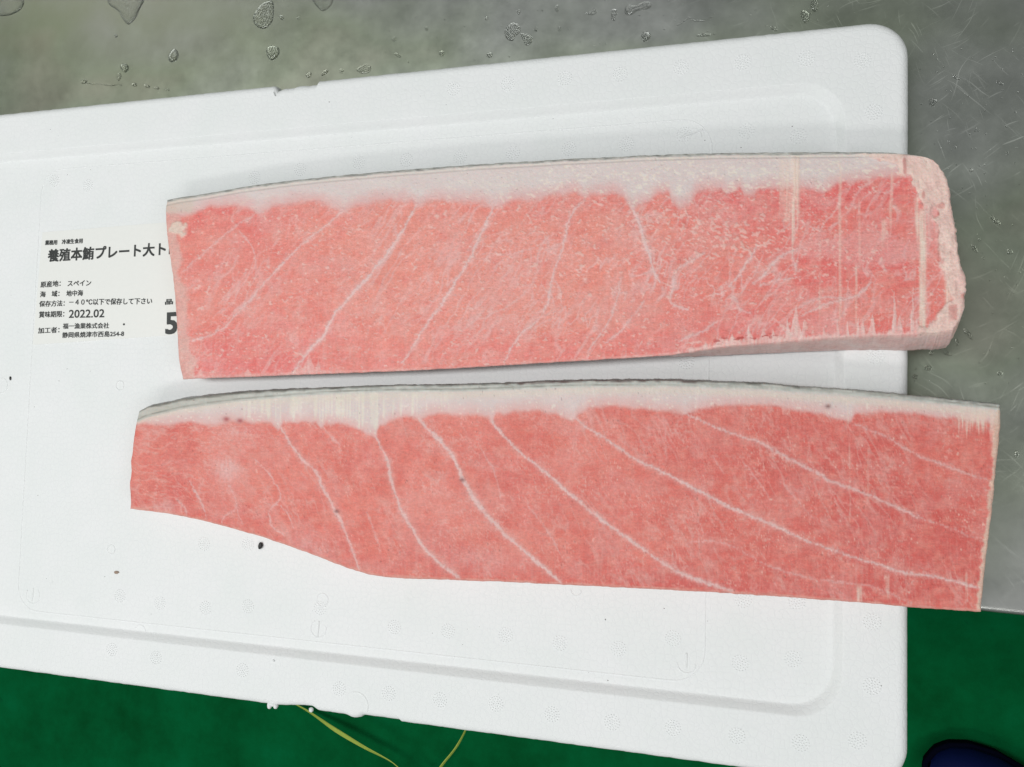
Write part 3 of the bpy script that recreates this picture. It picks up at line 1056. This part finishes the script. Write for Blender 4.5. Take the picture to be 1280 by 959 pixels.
def paint2(px, py, s, t):
    part = np.zeros(px.shape, int)
    h = basics(px, py, 6)
    n1 = fbm(px / 90, py / 60, 102, 4)
    n2 = fbm(px / 11, py / 8, 112, 4)
    bl = np.interp(px, *zip(*B2))
    dk = np.clip(0.30 + 0.5 * sstep(.45, 1, s) + 0.35 * sstep(60, 5, bl - py) + (n1 - 0.5) * 1.1, 0, 1)
    col = lerp(C_(228, 125, 110), C_(211, 90, 82), dk)
    col = lerp(col, C_(227, 140, 126), np.clip((n2 - 0.47) * 2.0, 0, 0.6))
    col = lerp(col, C_(212, 90, 82), np.clip((0.42 - n2) * 1.6, 0, 0.4))
    saw = vn(px / 26, py / 1.5, 121)
    col = lerp(col, C_(226, 162, 150), np.clip((saw - 0.6) * 0.3, 0, 1))
    saw2 = vn(px / 1.7, py / 40, 122)
    col = lerp(col, C_(226, 166, 156), np.clip((saw2 - 0.6) * 0.5 * (0.2 + sstep(640, 720, py)), 0, 1))
    vm = veins(px, py, math.radians(62), 45, 11, 103, 7.0) * np.clip((fbm(px / 50, py / 50, 133, 2) - 0.38) * 3, 0, 1)
    col = lerp(col, C_(226, 168, 160), vm * 0.5)
    vm2 = veins(px, py, math.radians(10), 26, 7, 105, 7.0, 12) * sstep(420, 200, px)
    col = lerp(col, C_(228, 172, 162), vm2 * 0.5)
    hair = veins(px, py, math.radians(35), 11, 4.2, 213, 9.0, 12) * np.clip((fbm(px / 30, py / 30, 215, 3) - 0.34) * 3, 0, 1)
    col = lerp(col, C_(232, 180, 170), hair * 0.5)
    pat = sstep(0.54, 0.70, fbm(px / 34, py / 26, 216, 4)) * (0.4 + 0.9 * vn(px / 2, py / 9, 217)).clip(0, 1)
    col = lerp(col, C_(224, 160, 153), pat * 0.28)
    h += (vm + vm2) * 0.00008
    seams(px, py, SEAM2, col, part, h, C_(228, 196, 192), 0.92, 23)
    for (cx, cy, rx, ry, st) in ((283, 586, 17, 15, .8), (298, 540, 20, 8, .45), (600, 700, 60, 14, .3), (385, 690, 40, 20, .35), (205, 636, 15, 10, .5)):
        m = np.exp(-((px - cx) / rx) ** 2 - ((py - cy) / ry) ** 2) * (0.4 + 0.9 * vn(px / 2, py / 5, 140 + int(cx))) * st
        col = lerp(col, C_(228, 188, 184), np.clip(m, 0, 1))
    frost_or_refl = 0.01 + 0.21 * (0.6 * vn(px / 1.6, py / 8, 251) + 0.4 * vn(px / 9, py / 1.6, 252)) * (0.35 + 1.1 * fbm(px / 45, py / 35, 253, 3))
    col = lerp(col, C_(226, 172, 167), frost_or_refl)
    # fat
    yb = np.interp(px, *zip(*SP2)) + (fbm(px / 9, py / 9, 151, 3) - 0.5) * 6
    fm = sstep(3, -4, py - yb)
    fat = lerp(C_(221, 205, 203), C_(220, 199, 195), fbm(px / 60, py / 12, 152, 3))
    fat = lerp(fat, C_(227, 174, 168), sstep(-20, 1, py - yb) * 0.75)
    stri = vn(px / 1.9, py / 50, 153) * 0.6 + vn(px / 9, py / 60, 154) * 0.4
    gate = sstep(270, 330, px) * sstep(600, 520, px) + 0.5 * sstep(1080, 1150, px)
    fat = lerp(fat, C_(230, 220, 206), sstep(0.45, 0.75, stri) * np.clip(gate, 0, 1) * 0.75 * sstep(-4, -14, py - yb + (vn(px / 2, py * 0, 158) - 0.5) * 16))
    top = np.interp(px, *zip(*T2))
    dt = py - top
    fat = lerp(fat, C_(222, 212, 196), np.exp(-((dt - 13) / 5) ** 2) * 0.5)
    fs = vn(px / 3.2, py / 2.2, 155)
    fat = lerp(fat, C_(236, 222, 210), sstep(0.82, 0.9, fs) * 0.6)
    col = lerp(col, fat, fm)
    part[fm > 0.5] = np.where(part[fm > 0.5] >= 10, part[fm > 0.5], 1)
    # cream saw smears
    def smear(x0, wd, ya, yb2, st, c=(232, 206, 192)):
        m = np.exp(-(((px - x0) + (vn(px * 0, py / 40, int(x0)) - 0.5) * min(wd, 4) * 0.5) / (wd * 0.5)) ** 4)
        m = m * sstep(ya - 4, ya + 4, py) * sstep(yb2 + 10, yb2 - 8, py + (vn(px / 1.6, py * 0, int(x0) + 3) - 0.5) * 26)
        m = m * (0.3 + 0.9 * vn(px / 1.7, py / 20, 161)) * st
        col[:] = lerp(col, C_(*c), np.clip(m, 0, 1))
    smear(1205, 16, 519, 532, 1.0)
    smear(1222, 22, 516, 530, 1.0)
    smear(1240, 5, 512, 545, 0.7)
    smear(1062, 2.5, 555, 650, 0.25)
    smear(1085, 2.5, 560, 620, 0.2)
    smear(1074, 6, 733, 752, 1.0)
    smear(1110, 5, 720, 742, 0.8)
    smear(1208, 3, 715, 742, 0.7)
    smear(1060, 2, 500, 530, 0.7)
    ra, rb = px * 0.82 + py * 0.57, py * 0.82 - px * 0.57
    fl = sstep(0.84, 0.90, vn(ra / 4.5, rb / 3.0, 165) * 0.7 + fbm(ra / 7, rb / 5, 166, 2) * 0.3) * sstep(700, 1000, px)
    col = lerp(col, C_(238, 196, 182), fl * 0.75)
    h += fl * 0.00025
    # pale frosted arris at the right end and lower left
    rx = np.interp(py, [507, 580, 640, 700, 765], [1251, 1246, 1240, 1233, 1226])
    em = sstep(2, -2, (rx - px) - 7 * (0.2 + 1.3 * fbm(px / 6, py / 7, 171, 3)))
    col = lerp(col, C_(222, 194, 176), em * 0.85)
    h += em * 0.0008 * (fbm(px / 5, py / 5, 172, 2) - 0.2)
    bm_ = sstep(1.5, -1.5, (bl - py) - 3.2 * (0.1 + 1.3 * fbm(px / 9, py / 9, 173, 3)))
    col = lerp(col, C_(228, 168, 156), bm_ * 0.7)
    # skin: dark outer line, pale grey-green band, thin dark line
    sk = np.interp(px, [172, 200, 300, 420, 600, 900, 1150, 1250], [13, 13, 11, 8, 9, 8, 8, 7])
    sm = sstep(1.2, -1.2, dt - sk)
    band = lerp(C_(176, 176, 170), C_(220, 219, 212), vn(px / 14, py / 1.5, 181) * 0.6 + vn(px / 3, py / 3, 182) * 0.4)
    band = lerp(band, C_(186, 180, 170), sstep(420, 200, px) * 0.6)
    edge = sstep(3.0, 0.6, dt + (vn(px / 9, py / 4, 183) - 0.5) * 3)
    brown = sstep(620, 660, px) * sstep(900, 840, px)
    ec = lerp(np.broadcast_to(C_(112, 110, 104), col.shape), C_(96, 66, 66), brown)
    band = lerp(band, ec, edge * (0.5 + 0.5 * vn(px / 12, py / 4, 184)) * np.where(px > 1000, 0.65, 1.0))
    l2 = np.exp(-((dt - sk + 3.0) / 0.9) ** 2)
    band = lerp(band, C_(128, 124, 114), l2 * (0.3 + 0.6 * vn(px / 10, py / 5, 185)))
    col = lerp(col, band, sm)
    part[sm > 0.5] = 2
    d1 = sstep(0.85, 0.90, vn((px + py) / 2.4, (py - px) / 2.4, 197) * 0.7 + vn(px / 30, py / 30, 198) * 0.3)
    col = lerp(col, C_(238, 190, 176), d1 * 0.55 * (1 - fm))
    d2 = sstep(0.955, 0.975, vn(px / 2.4, py / 2.8, 199))
    col = lerp(col, C_(96, 54, 54), d2 * 0.4)
    for (cx, cy, r_) in ((283, 524, 3), (300, 526, 3), (1035, 508, 2.5), (578, 600, 2.5), (421, 639, 2.2)):
        col = lerp(col, C_(168, 50, 56) if cx < 310 else C_(110, 50, 50), np.exp(-((px - cx) / (r_ * 1.4)) ** 2 - ((py - cy) / r_) ** 2) * 0.8)
    return col, h, part, 1 - 0.75 * fm


T2 = [(173, 514), (182, 509.5), (200, 505), (225, 499.5), (250, 496), (300, 490.5), (350, 487.5), (400, 485), (500, 481.5), (560, 481), (640, 478.5), (720, 475.5),
      (800, 475), (840, 475), (880, 476.5), (950, 479), (1000, 483), (1050, 486), (1100, 490), (1150, 495), (1200, 500), (1251, 505.5)]
R2 = [(1251, 505.5), (1250, 540), (1246, 580), (1243, 610), (1240, 640), (1236, 675), (1232, 705), (1229, 735), (1226, 765)]
B2 = [(162, 636), (200, 641), (230, 646), (280, 658), (330, 672.5), (380, 690), (430, 709), (455, 717), (480, 721.5), (540, 724.5), (600, 726.5), (700, 731), (800, 736),
      (900, 741.5), (1000, 748), (1100, 756), (1160, 761), (1226, 765)]
L2 = [(173, 514), (170, 528), (166, 550), (164.5, 565), (163, 574), (163, 590), (161.5, 605), (162.5, 620), (162, 636)]


def flare2(side, lx, u, lt):
    up = np.interp(lx, [170, 420, 640, 840, 1000, 1250], [0.0024, 0.0008, 0.0010, 0.0012, 0.0006, 0.0006]) * math.sin(math.pi * u ** 0.9)
    dx = np.where(side == 1, 0.003 * u, np.where(side == 3, -0.001 * u, 0))
    return np.stack([dx, up * (1 - lt) ** 3 + 0.003 * u * lt ** 2], 1)


tuna('frozen pink fatty tuna block with crusted pale thick end, beside the printed label', T1, B1, L1, R1, 0.020, paint1, flare1)
tuna('frozen red tuna block with curved white fat lines and one tapered end', T2, B2, L2, R2, 0.020, paint2, flare2)

# ------------------------------------------------------------------ water on the table
DZ = Z_TAB - 0.00003


def dome(name, pts, hgt, parent=None):
    pts = np.asarray(pts, float)
    c = pts.mean(0)
    n = len(pts)
    vv, ff = [], []
    lv = [(1.0, 0.0), (0.985, 0.36), (0.945, 0.66), (0.88, 0.87), (0.76, 0.97), (0.38, 1.0)]
    for sc, z in lv:
        for p in pts:
            q = c + (p - c) * sc
            vv.append((q[0], q[1], z * hgt))
    vv.append((c[0], c[1], hgt * 1.01))
    for j in range(len(lv) - 1):
        for i in range(n):
            i2 = (i + 1) % n
            ff.append((j * n + i, j * n + i2, (j + 1) * n + i2, (j + 1) * n + i))
    top = (len(lv) - 1) * n
    for i in range(n):
        ff.append((top + i, top + (i + 1) % n, len(vv) - 1))
    vv = [(a - c[0], b - c[1], z) for a, b, z in vv]
    o = link(name, pymesh(name, vv, ff), M_WATER)
    o.location = (c[0], c[1], DZ)
    return o


def closed_smooth(pts, n):
    p = np.asarray(list(pts) + [pts[0]], float)
    q = np.vstack([p[-3:-1], p, p[1:3]])
    d = np.r_[0, np.cumsum(np.linalg.norm(np.diff(q, axis=0), axis=1))]
    m = np.gradient(q, d, axis=0)
    t = np.linspace(d[2], d[2 + len(p) - 1], n, endpoint=False)
    i = np.clip(np.searchsorted(d, t, 'right') - 1, 0, len(d) - 2)
    h = (d[i + 1] - d[i])[:, None]
    s = ((t - d[i])[:, None]) / h
    return ((2 * s**3 - 3 * s**2 + 1) * q[i] + (s**3 - 2 * s**2 + s) * h * m[i]
            + (-2 * s**3 + 3 * s**2) * q[i + 1] + (s**3 - s**2) * h * m[i + 1])


def ccw(p):
    a = 0
    for i in range(len(p)):
        a += p[i - 1][0] * p[i][1] - p[i][0] * p[i - 1][1]
    return p if a > 0 else p[::-1]


PUD = [([(-14, 0), (-4, -9), (14, -9), (28, -4), (30, 4), (26, 12), (18, 17), (8, 20), (-4, 18), (-12, 10)], 0.0016, 'wide flat puddle of water on the steel behind the labelled end of the lid'),
       ([(134, -4), (136, 5), (148, 14), (155, 26), (160, 31), (168, 25), (175, 11), (180, 0), (176, -10), (150, -12)], 0.0018, 'large pointed puddle of water on the greenish part of the steel table'),
       ([(331, 3), (340, 1), (342, 14), (339, 29), (331, 36), (322, 34), (316, 23), (321, 13)], 0.0019, 'large tear shaped water drop on the steel near the chipped lid edge'),
       ([(389, -5), (396, 8), (403, 14), (411, 10), (416, 0), (404, -10)], 0.0018, 'rounded water drop on the steel behind the chipped lid edge'),
       ([(631, 38), (635, 32), (642, 28), (650, 34), (650, 40), (644, 46), (641, 51), (635, 50), (631, 44)], 0.0015, 'ragged water blot on the grey steel beside a smaller forked one'),
       ([(651, 42), (658, 43), (665, 46), (664, 54), (658, 57), (654, 51)], 0.0012, 'small forked water blot on grey steel near the lid edge'),
       ([(781, 12), (784, 7), (793, 7), (799, 5), (806, 2), (813, 3), (814, 8), (808, 12), (796, 14), (788, 19), (782, 18)], 0.0016, 'bone shaped water drop on grey steel behind the lid'),
       ([(764, 12), (770, 12), (771, 18), (768, 22), (769, 26), (765, 25), (764, 19)], 0.0011, 'crooked little water drop on grey steel behind the lid'),
       ([(731, 16), (740, 14), (744, 10), (746, 15), (741, 19)], 0.001, 'thin curled water drop on grey steel behind the lid'),
       ([(446, 88), (452, 82), (460, 80), (464, 85), (462, 90), (452, 92)], 0.001, 'shallow water patch touching the back edge of the lid')]
for pts, hh, lab in PUD:
    w3 = [P(x, y, DZ)[:2] for x, y in closed_smooth(pts, 44)]
    o = dome('water_puddle', ccw(w3), hh * 0.55)
    tag(o, lab, 'water drop')

DROPS = [(217, 70, 5.5, 8, .2), (341, 66, 7, 10, .2), (156, 85, 5, 5, 0), (149, 96, 2.5, 4.5, .1), (105, 102, 4.5, 2.6, 0), (168, 106, 3.6, 2, .2), (184, 108, 3.4, 2.2, .4),
         (196, 110.5, 3, 2, .1), (209, 112, 2.6, 1.8, 0), (352, 22, 2.6, 3, 0), (373, 23, 2, 2.2, 0), (145, 45, 1.6, 2.6, 0), (386, 94, 3, 4, .5), (406, 91, 2.5, 5, .8),
         (427, 89, 2.4, 3, .4), (493, 49, 2.6, 3, 0), (552, 67, 3.6, 3, .4), (497, 69, 4.5, 2, .5), (533, 36, 2, 2.2, 0), (696, 10.5, 2.6, 4, 0), (648, 15, 2, 3.5, 0), (608, 23, 2.2, 2.4, 0),
         (612, 69, 3, 4, .3), (670, 37, 1.8, 3, 0), (699, 36, 1.6, 3.5, 0), (807, 46, 5.4, 6.2, 0), (1006, 21, 5, 8.5, -.1), (1018, 6, 4.6, 9, .2), (967, 36, 5, 2.2, .4),
         (880, 44, 9, 2.2, -.1), (1166, 128, 5, 4.6, 0), (1195, 97, 5, 2, .5), (1250, 104, 5, 1.6, .4), (1244, 276, 3, 8, -.75), (1218, 311, 2.6, 6, -.6), (1262, 315, 4, 3.2, 0),
         (1210, 417, 3, 8.5, -.7), (1181, 439, 3.2, 8, -.7), (1196, 428, 2, 5, -.2), (1164, 441, 2.2, 4, .5), (1160, 460, 5, 3.4, .3), (1144, 471, 4.5, 2.8, .2), (1250, 467, 4, 2.8, -.2),
         (1229, 323, 2, 2.4, 0), (1224, 300, 2, 2.4, .4), (1214, 213, 2.4, 2.2, 0), (1194, 184, 2, 2, 0), (1186, 178, 1.8, 1.8, 0), (1271, 568, 2.4, 5, .1), (1259, 192, 1.7, 2.2, 0)]
for (x, y, a, b, rt) in DROPS:
    pts = []
    for i in range(22):
        t = 2 * math.pi * i / 22
        k = 1 + 0.10 * math.sin(2 * t + x) + 0.07 * math.sin(3 * t + y)
        u, v_ = a * k * math.cos(t), b * k * math.sin(t)
        pts.append(P(x + u * math.cos(rt) - v_ * math.sin(rt), y + u * math.sin(rt) + v_ * math.cos(rt), DZ)[:2])
    o = dome('water_drop', ccw(pts), 0.00034 * min(a, b) ** 0.9)
    if x > 1140:
        tag(o, 'small clear water drop on scratched steel beside the ends of the tuna', 'water drop', 'small water drops beside the tuna ends')
    else:
        tag(o, 'small clear water drop on bare steel behind the back edge of the lid', 'water drop', 'small water drops behind the lid')

for pts, lab in (([(108, 104), (122, 105.5), (138, 106.6), (152, 107)], 'hair thin water streak on the steel leading to small beads by the lid'),
                 ([(846, 32), (855, 27), (862, 22), (866, 25), (876, 26), (885, 25), (893, 17)], 'wavy thin water streak on the grey steel behind the lid')):
    c0 = P(pts[0][0], pts[0][1], DZ)
    path = resample([P(x, y, DZ)[:2] - c0[:2] for x, y in pts], 30)
    vv, ff = ridge(path, 0.0011, 0.00030, 0.0, closed=False)
    o = link('water_streak', pymesh('water_streak', vv, ff), M_WATER)
    o.location = tuple(c0)
    tag(o, lab, 'water streak')

# fine spray: one scattered mass of tiny beads
vv, ff = [], []
spots = []
while len(spots) < 230:
    if random.random() < 0.55:
        x, y = random.uniform(1142, 1285), random.uniform(60, 480)
    else:
        x, y = random.uniform(400, 1100), random.uniform(0, 100)
        if y > 138 - 0.1037 * x:
            continue
    spots.append((x, y, random.uniform(0.4, 1.15)))
for x, y, r in spots:
    c = P(x, y, DZ)
    r *= 0.00055
    b0 = len(vv)
    for i in range(7):
        t = 2 * math.pi * i / 7
        vv.append((c[0] + r * math.cos(t), c[1] + r * math.sin(t), DZ))
    for i in range(7):
        t = 2 * math.pi * i / 7
        vv.append((c[0] + r * .7 * math.cos(t), c[1] + r * .7 * math.sin(t), DZ + r * .6))
    vv.append((c[0], c[1], DZ + r * .8))
    for i in range(7):
        j = (i + 1) % 7
        ff.append((b0 + i, b0 + j, b0 + 7 + j, b0 + 7 + i))
        ff.append((b0 + 7 + i, b0 + 7 + j, b0 + 14))
o = link('water_spray', pymesh('water_spray', vv, ff), M_WATER)
tag(o, 'fine spray of tiny water beads over the steel table', 'water', kind='stuff')

# ------------------------------------------------------------------ bits of dirt on the lid
def crumb(name, x, y, z, a, b, hh, mat, label, rt=0.0):
    bm = bmesh.new()
    bmesh.ops.create_icosphere(bm, subdivisions=3, radius=1.0)
    for q in bm.verts:
        k = 1 + 0.35 * (vn(np.array([q.co.x * 1.7 + 3]), np.array([q.co.y * 1.7 + q.co.z]), 5)[0] - 0.5)
        q.co = Vector((q.co.x * a * k, q.co.y * b * k, q.co.z * hh))
    me = bpy.data.meshes.new(name)
    bm.to_mesh(me)
    o = link(name, me, mat)
    p = P(x, y, z)
    o.location = (p[0], p[1], z + hh * 0.9)
    o.rotation_euler = (0, 0, rt)
    return tag(o, label, 'speck')


crumb('dark_speck', 326.5, 682, Z_REC, 0.0017, 0.0026, 0.0011, M_DIRT, 'black seed sized speck on the white lid below the tapered tuna block', -0.3)
crumb('brown_speck', 146, 715.5, Z_REC, 0.0022, 0.0011, 0.0005, M_BROWN, 'pale brown smear of dirt on the white foam lid', 0.1)
crumb('dark_speck', 13.5, 473, Z_REC, 0.0008, 0.0016, 0.0006, M_DIRT, 'tiny dark speck on the foam just outside the moulded panel line', 0.1)
vv, ff = [], []
for k in range(130):
    x, y = random.uniform(0, 1120), random.uniform(110, 900)
    if 150 < x and 190 < y < 760:
        continue
    inside = y > 200 - 0.08 * x and y < 770 + 0.11 * x and x < 1040
    z = Z_REC if inside else 0.0
    if y < 160 - 0.104 * x or y > 825 + 0.13 * x:
        continue
    if not inside and (y > 185 - 0.085 * x and y < 785 + 0.115 * x) and x < 1060:
        continue
    c = P(x, y, z)
    r = random.uniform(0.00018, 0.00048)
    b0 = len(vv)
    for i in range(5):
        t = 2 * math.pi * i / 5
        vv.append((c[0] + r * math.cos(t), c[1] + r * random.uniform(.6, 1.4) * math.sin(t), z - 0.00002))
    vv.append((c[0], c[1], z + r * 0.7))
    for i in range(5):
        ff.append((b0 + i, b0 + (i + 1) % 5, b0 + 5))
M_GRIT = simple('grey_grit', (0.22, 0.21, 0.20), 0.8)
o = link('grit', pymesh('grit', vv, ff), M_GRIT)
tag(o, 'scattered fine grey grit on the white foam lid', 'grit', kind='stuff')

# ------------------------------------------------------------------ strap and boot on the floor
zf = Z_FLOOR
cl = [(340, 866, 0.004), (383, 888, 0.02), (420, 913, 0.05), (455, 934, 0.06), (490, 953, 0.055), (515, 972, 0.045), (536, 974, 0.03), (556, 952, 0.016), (574, 928, 0.02), (585, 905, 0.004), (590, 880, 0.004)]
pp = np.array([P(x, y, zf + h_) for x, y, h_ in cl])
q = resample(pp, 90)
tan = np.gradient(q, axis=0)
tan /= np.linalg.norm(tan, axis=1)[:, None]
vv, ff = [], []
n = len(q)
for i in range(n):
    u = i / (n - 1)
    flat = np.array([-tan[i][1], tan[i][0], 0])
    a = 1.2 - 0.65 * math.exp(-((u - 0.33) / 0.2) ** 2)       # the band stands on edge and twists flatter in the middle
    wdir = flat * math.cos(a) + np.array([0, 0, 1]) * math.sin(a)
    tdir = np.cross(tan[i], wdir)
    hw, ht = float(np.interp(u, [0, 0.2, 0.35, 0.55, 0.75, 1], [0.004, 0.0052, 0.0062, 0.005, 0.0035, 0.0016])), 0.0006
    for sa, sb in ((-1, -1), (1, -1), (1, 1), (-1, 1)):
        p = q[i] + wdir * hw * sa + tdir * ht * sb
        p[2] = max(p[2], zf + 0.0003)
        vv.append(tuple(p))
for i in range(n - 1):
    for j in range(4):
        ff.append((i * 4 + j, i * 4 + (j + 1) % 4, (i + 1) * 4 + (j + 1) % 4, (i + 1) * 4 + j))
ff += [(3, 2, 1, 0), tuple((n - 1) * 4 + j for j in range(4))]
o = link('plastic_strap', pymesh('plastic_strap', vv, ff), M_STRAP, smooth=False)
tag(o, 'loop of yellow green plastic strap on the green floor below the lid', 'strap')

tip = P(1160, 955, zf + 0.03)
ax = P(1274, 1006, zf + 0.03) - tip
ang = math.atan2(ax[1], ax[0])
boot = empty('rubber_boot', (tip[0], tip[1], zf))
boot.rotation_euler = (0, 0, ang)
tag(boot, 'dark navy rubber boot with its toe on the green floor', 'boot')


def hw_(x):          # half width of the foot, x metres behind the toe tip
    return float(np.interp(x, [0, 0.006, 0.02, 0.045, 0.08, 0.13, 0.18, 0.23, 0.27, 0.285], [0.0, 0.021, 0.036, 0.047, 0.051, 0.044, 0.037, 0.037, 0.028, 0.0]))


def loft_ring(ins, z0, n=40):
    xs = 0.1425 - 0.1425 * np.cos(np.linspace(0, math.pi, n))
    up = [(x, hw_(x)) for x in xs]
    dn = [(x, -hw_(x)) for x in xs[::-1][1:-1]]
    ring = []
    for x, y in up + dn:
        cx = 0.1425
        ring.append((cx + (x - cx) * (1 - ins / 0.1425), y * (1 - ins / 0.05), z0))
    return ring


def skin_rings(rs, caps=True):
    vv, ff = [], []
    n = len(rs[0])
    for r in rs:
        vv += r
    for j in range(len(rs) - 1):
        for i in range(n):
            i2 = (i + 1) % n
            ff.append((j * n + i, (j + 1) * n + i, (j + 1) * n + i2, j * n + i2))
    if caps:
        ff.append(tuple(range(n)))
        ff.append(tuple(reversed([(len(rs) - 1) * n + i for i in range(n)])))
    return vv, ff


vv, ff = skin_rings([loft_ring(0.003, 0.0), loft_ring(-0.003, 0.003), loft_ring(-0.003, 0.020), loft_ring(0.001, 0.023)])
link('sole', pymesh('sole', vv, ff), M_SOLE, boot)
# upper: cross sections from the toe back, rising to the instep, then the shaft
vv, ff = [], []
secs = []
for x in np.r_[0.002, 0.006, 0.012, np.linspace(0.02, 0.283, 30)]:
    hgt = float(np.interp(x, [0, 0.01, 0.03, 0.07, 0.12, 0.16, 0.285], [0.012, 0.026, 0.040, 0.050, 0.068, 0.095, 0.10]))
    yy = hw_(x) * 0.97
    secs.append([(x, yy * math.copysign(abs(math.cos(a)) ** 0.75, math.cos(a)), 0.021 + hgt * max(0, math.sin(a)) ** 0.8) for a in np.linspace(0, math.pi, 24)])
m = 24
for s_ in secs:
    vv += s_
for i in range(len(secs) - 1):
    for j in range(m - 1):
        ff.append((i * m + j, i * m + j + 1, (i + 1) * m + j + 1, (i + 1) * m + j))
link('upper', pymesh('upper', vv, ff), M_BOOT, boot)
rs = []
for z, rx, ry, cx in ((0.09, 0.055, 0.036, 0.222), (0.13, 0.056, 0.042, 0.222), (0.2, 0.06, 0.054, 0.222), (0.28, 0.064, 0.06, 0.222), (0.285, 0.066, 0.062, 0.222), (0.285, 0.060, 0.056, 0.222), (0.15, 0.050, 0.042, 0.222)):
    rs.append([(cx + rx * math.cos(-t), ry * math.sin(-t), z) for t in np.linspace(0, 2 * math.pi, 36, endpoint=False)])
vv, ff = skin_rings(rs, caps=False)
link('shaft', pymesh('shaft', vv, ff), M_BOOT, boot)
# toe welt and the moulded centre line
pts = [p for p in loft_ring(-0.004, 0.024)]
vv, ff = [], []
path = np.array(pts)
for o_, dz in ((0.0, 0.0), (0.004, 0.003), (0.002, 0.007), (-0.004, 0.006)):
    c = np.array([0.1425, 0, 0])
    d = path - c
    d[:, 2] = 0
    d /= np.linalg.norm(d, axis=1)[:, None] + 1e-9
    vv += [tuple(p) for p in path + d * o_ + np.array([0, 0, dz])]
n = len(path)
for j in range(3):
    for i in range(n):
        i2 = (i + 1) % n
        ff.append((j * n + i, (j + 1) * n + i, (j + 1) * n + i2, j * n + i2))
link('welt', pymesh('welt', vv, ff), M_SOLE, boot)
vv, ff = [], []
xs_ = np.linspace(0.012, 0.15, 30)
for x in xs_:
    hgt = float(np.interp(x, [0, 0.01, 0.03, 0.07, 0.12, 0.16, 0.285], [0.012, 0.026, 0.040, 0.050, 0.068, 0.095, 0.10]))
    for dy, dz in ((-0.0016, -0.001), (0.0, 0.0012), (0.0016, -0.001)):
        vv.append((x, dy, 0.021 + hgt + dz))
for i in range(len(xs_) - 1):
    for j in range(2):
        ff.append((i * 3 + j, (i + 1) * 3 + j, (i + 1) * 3 + j + 1, i * 3 + j + 1))
link('seam', pymesh('seam', vv, ff), M_BOOT, boot)
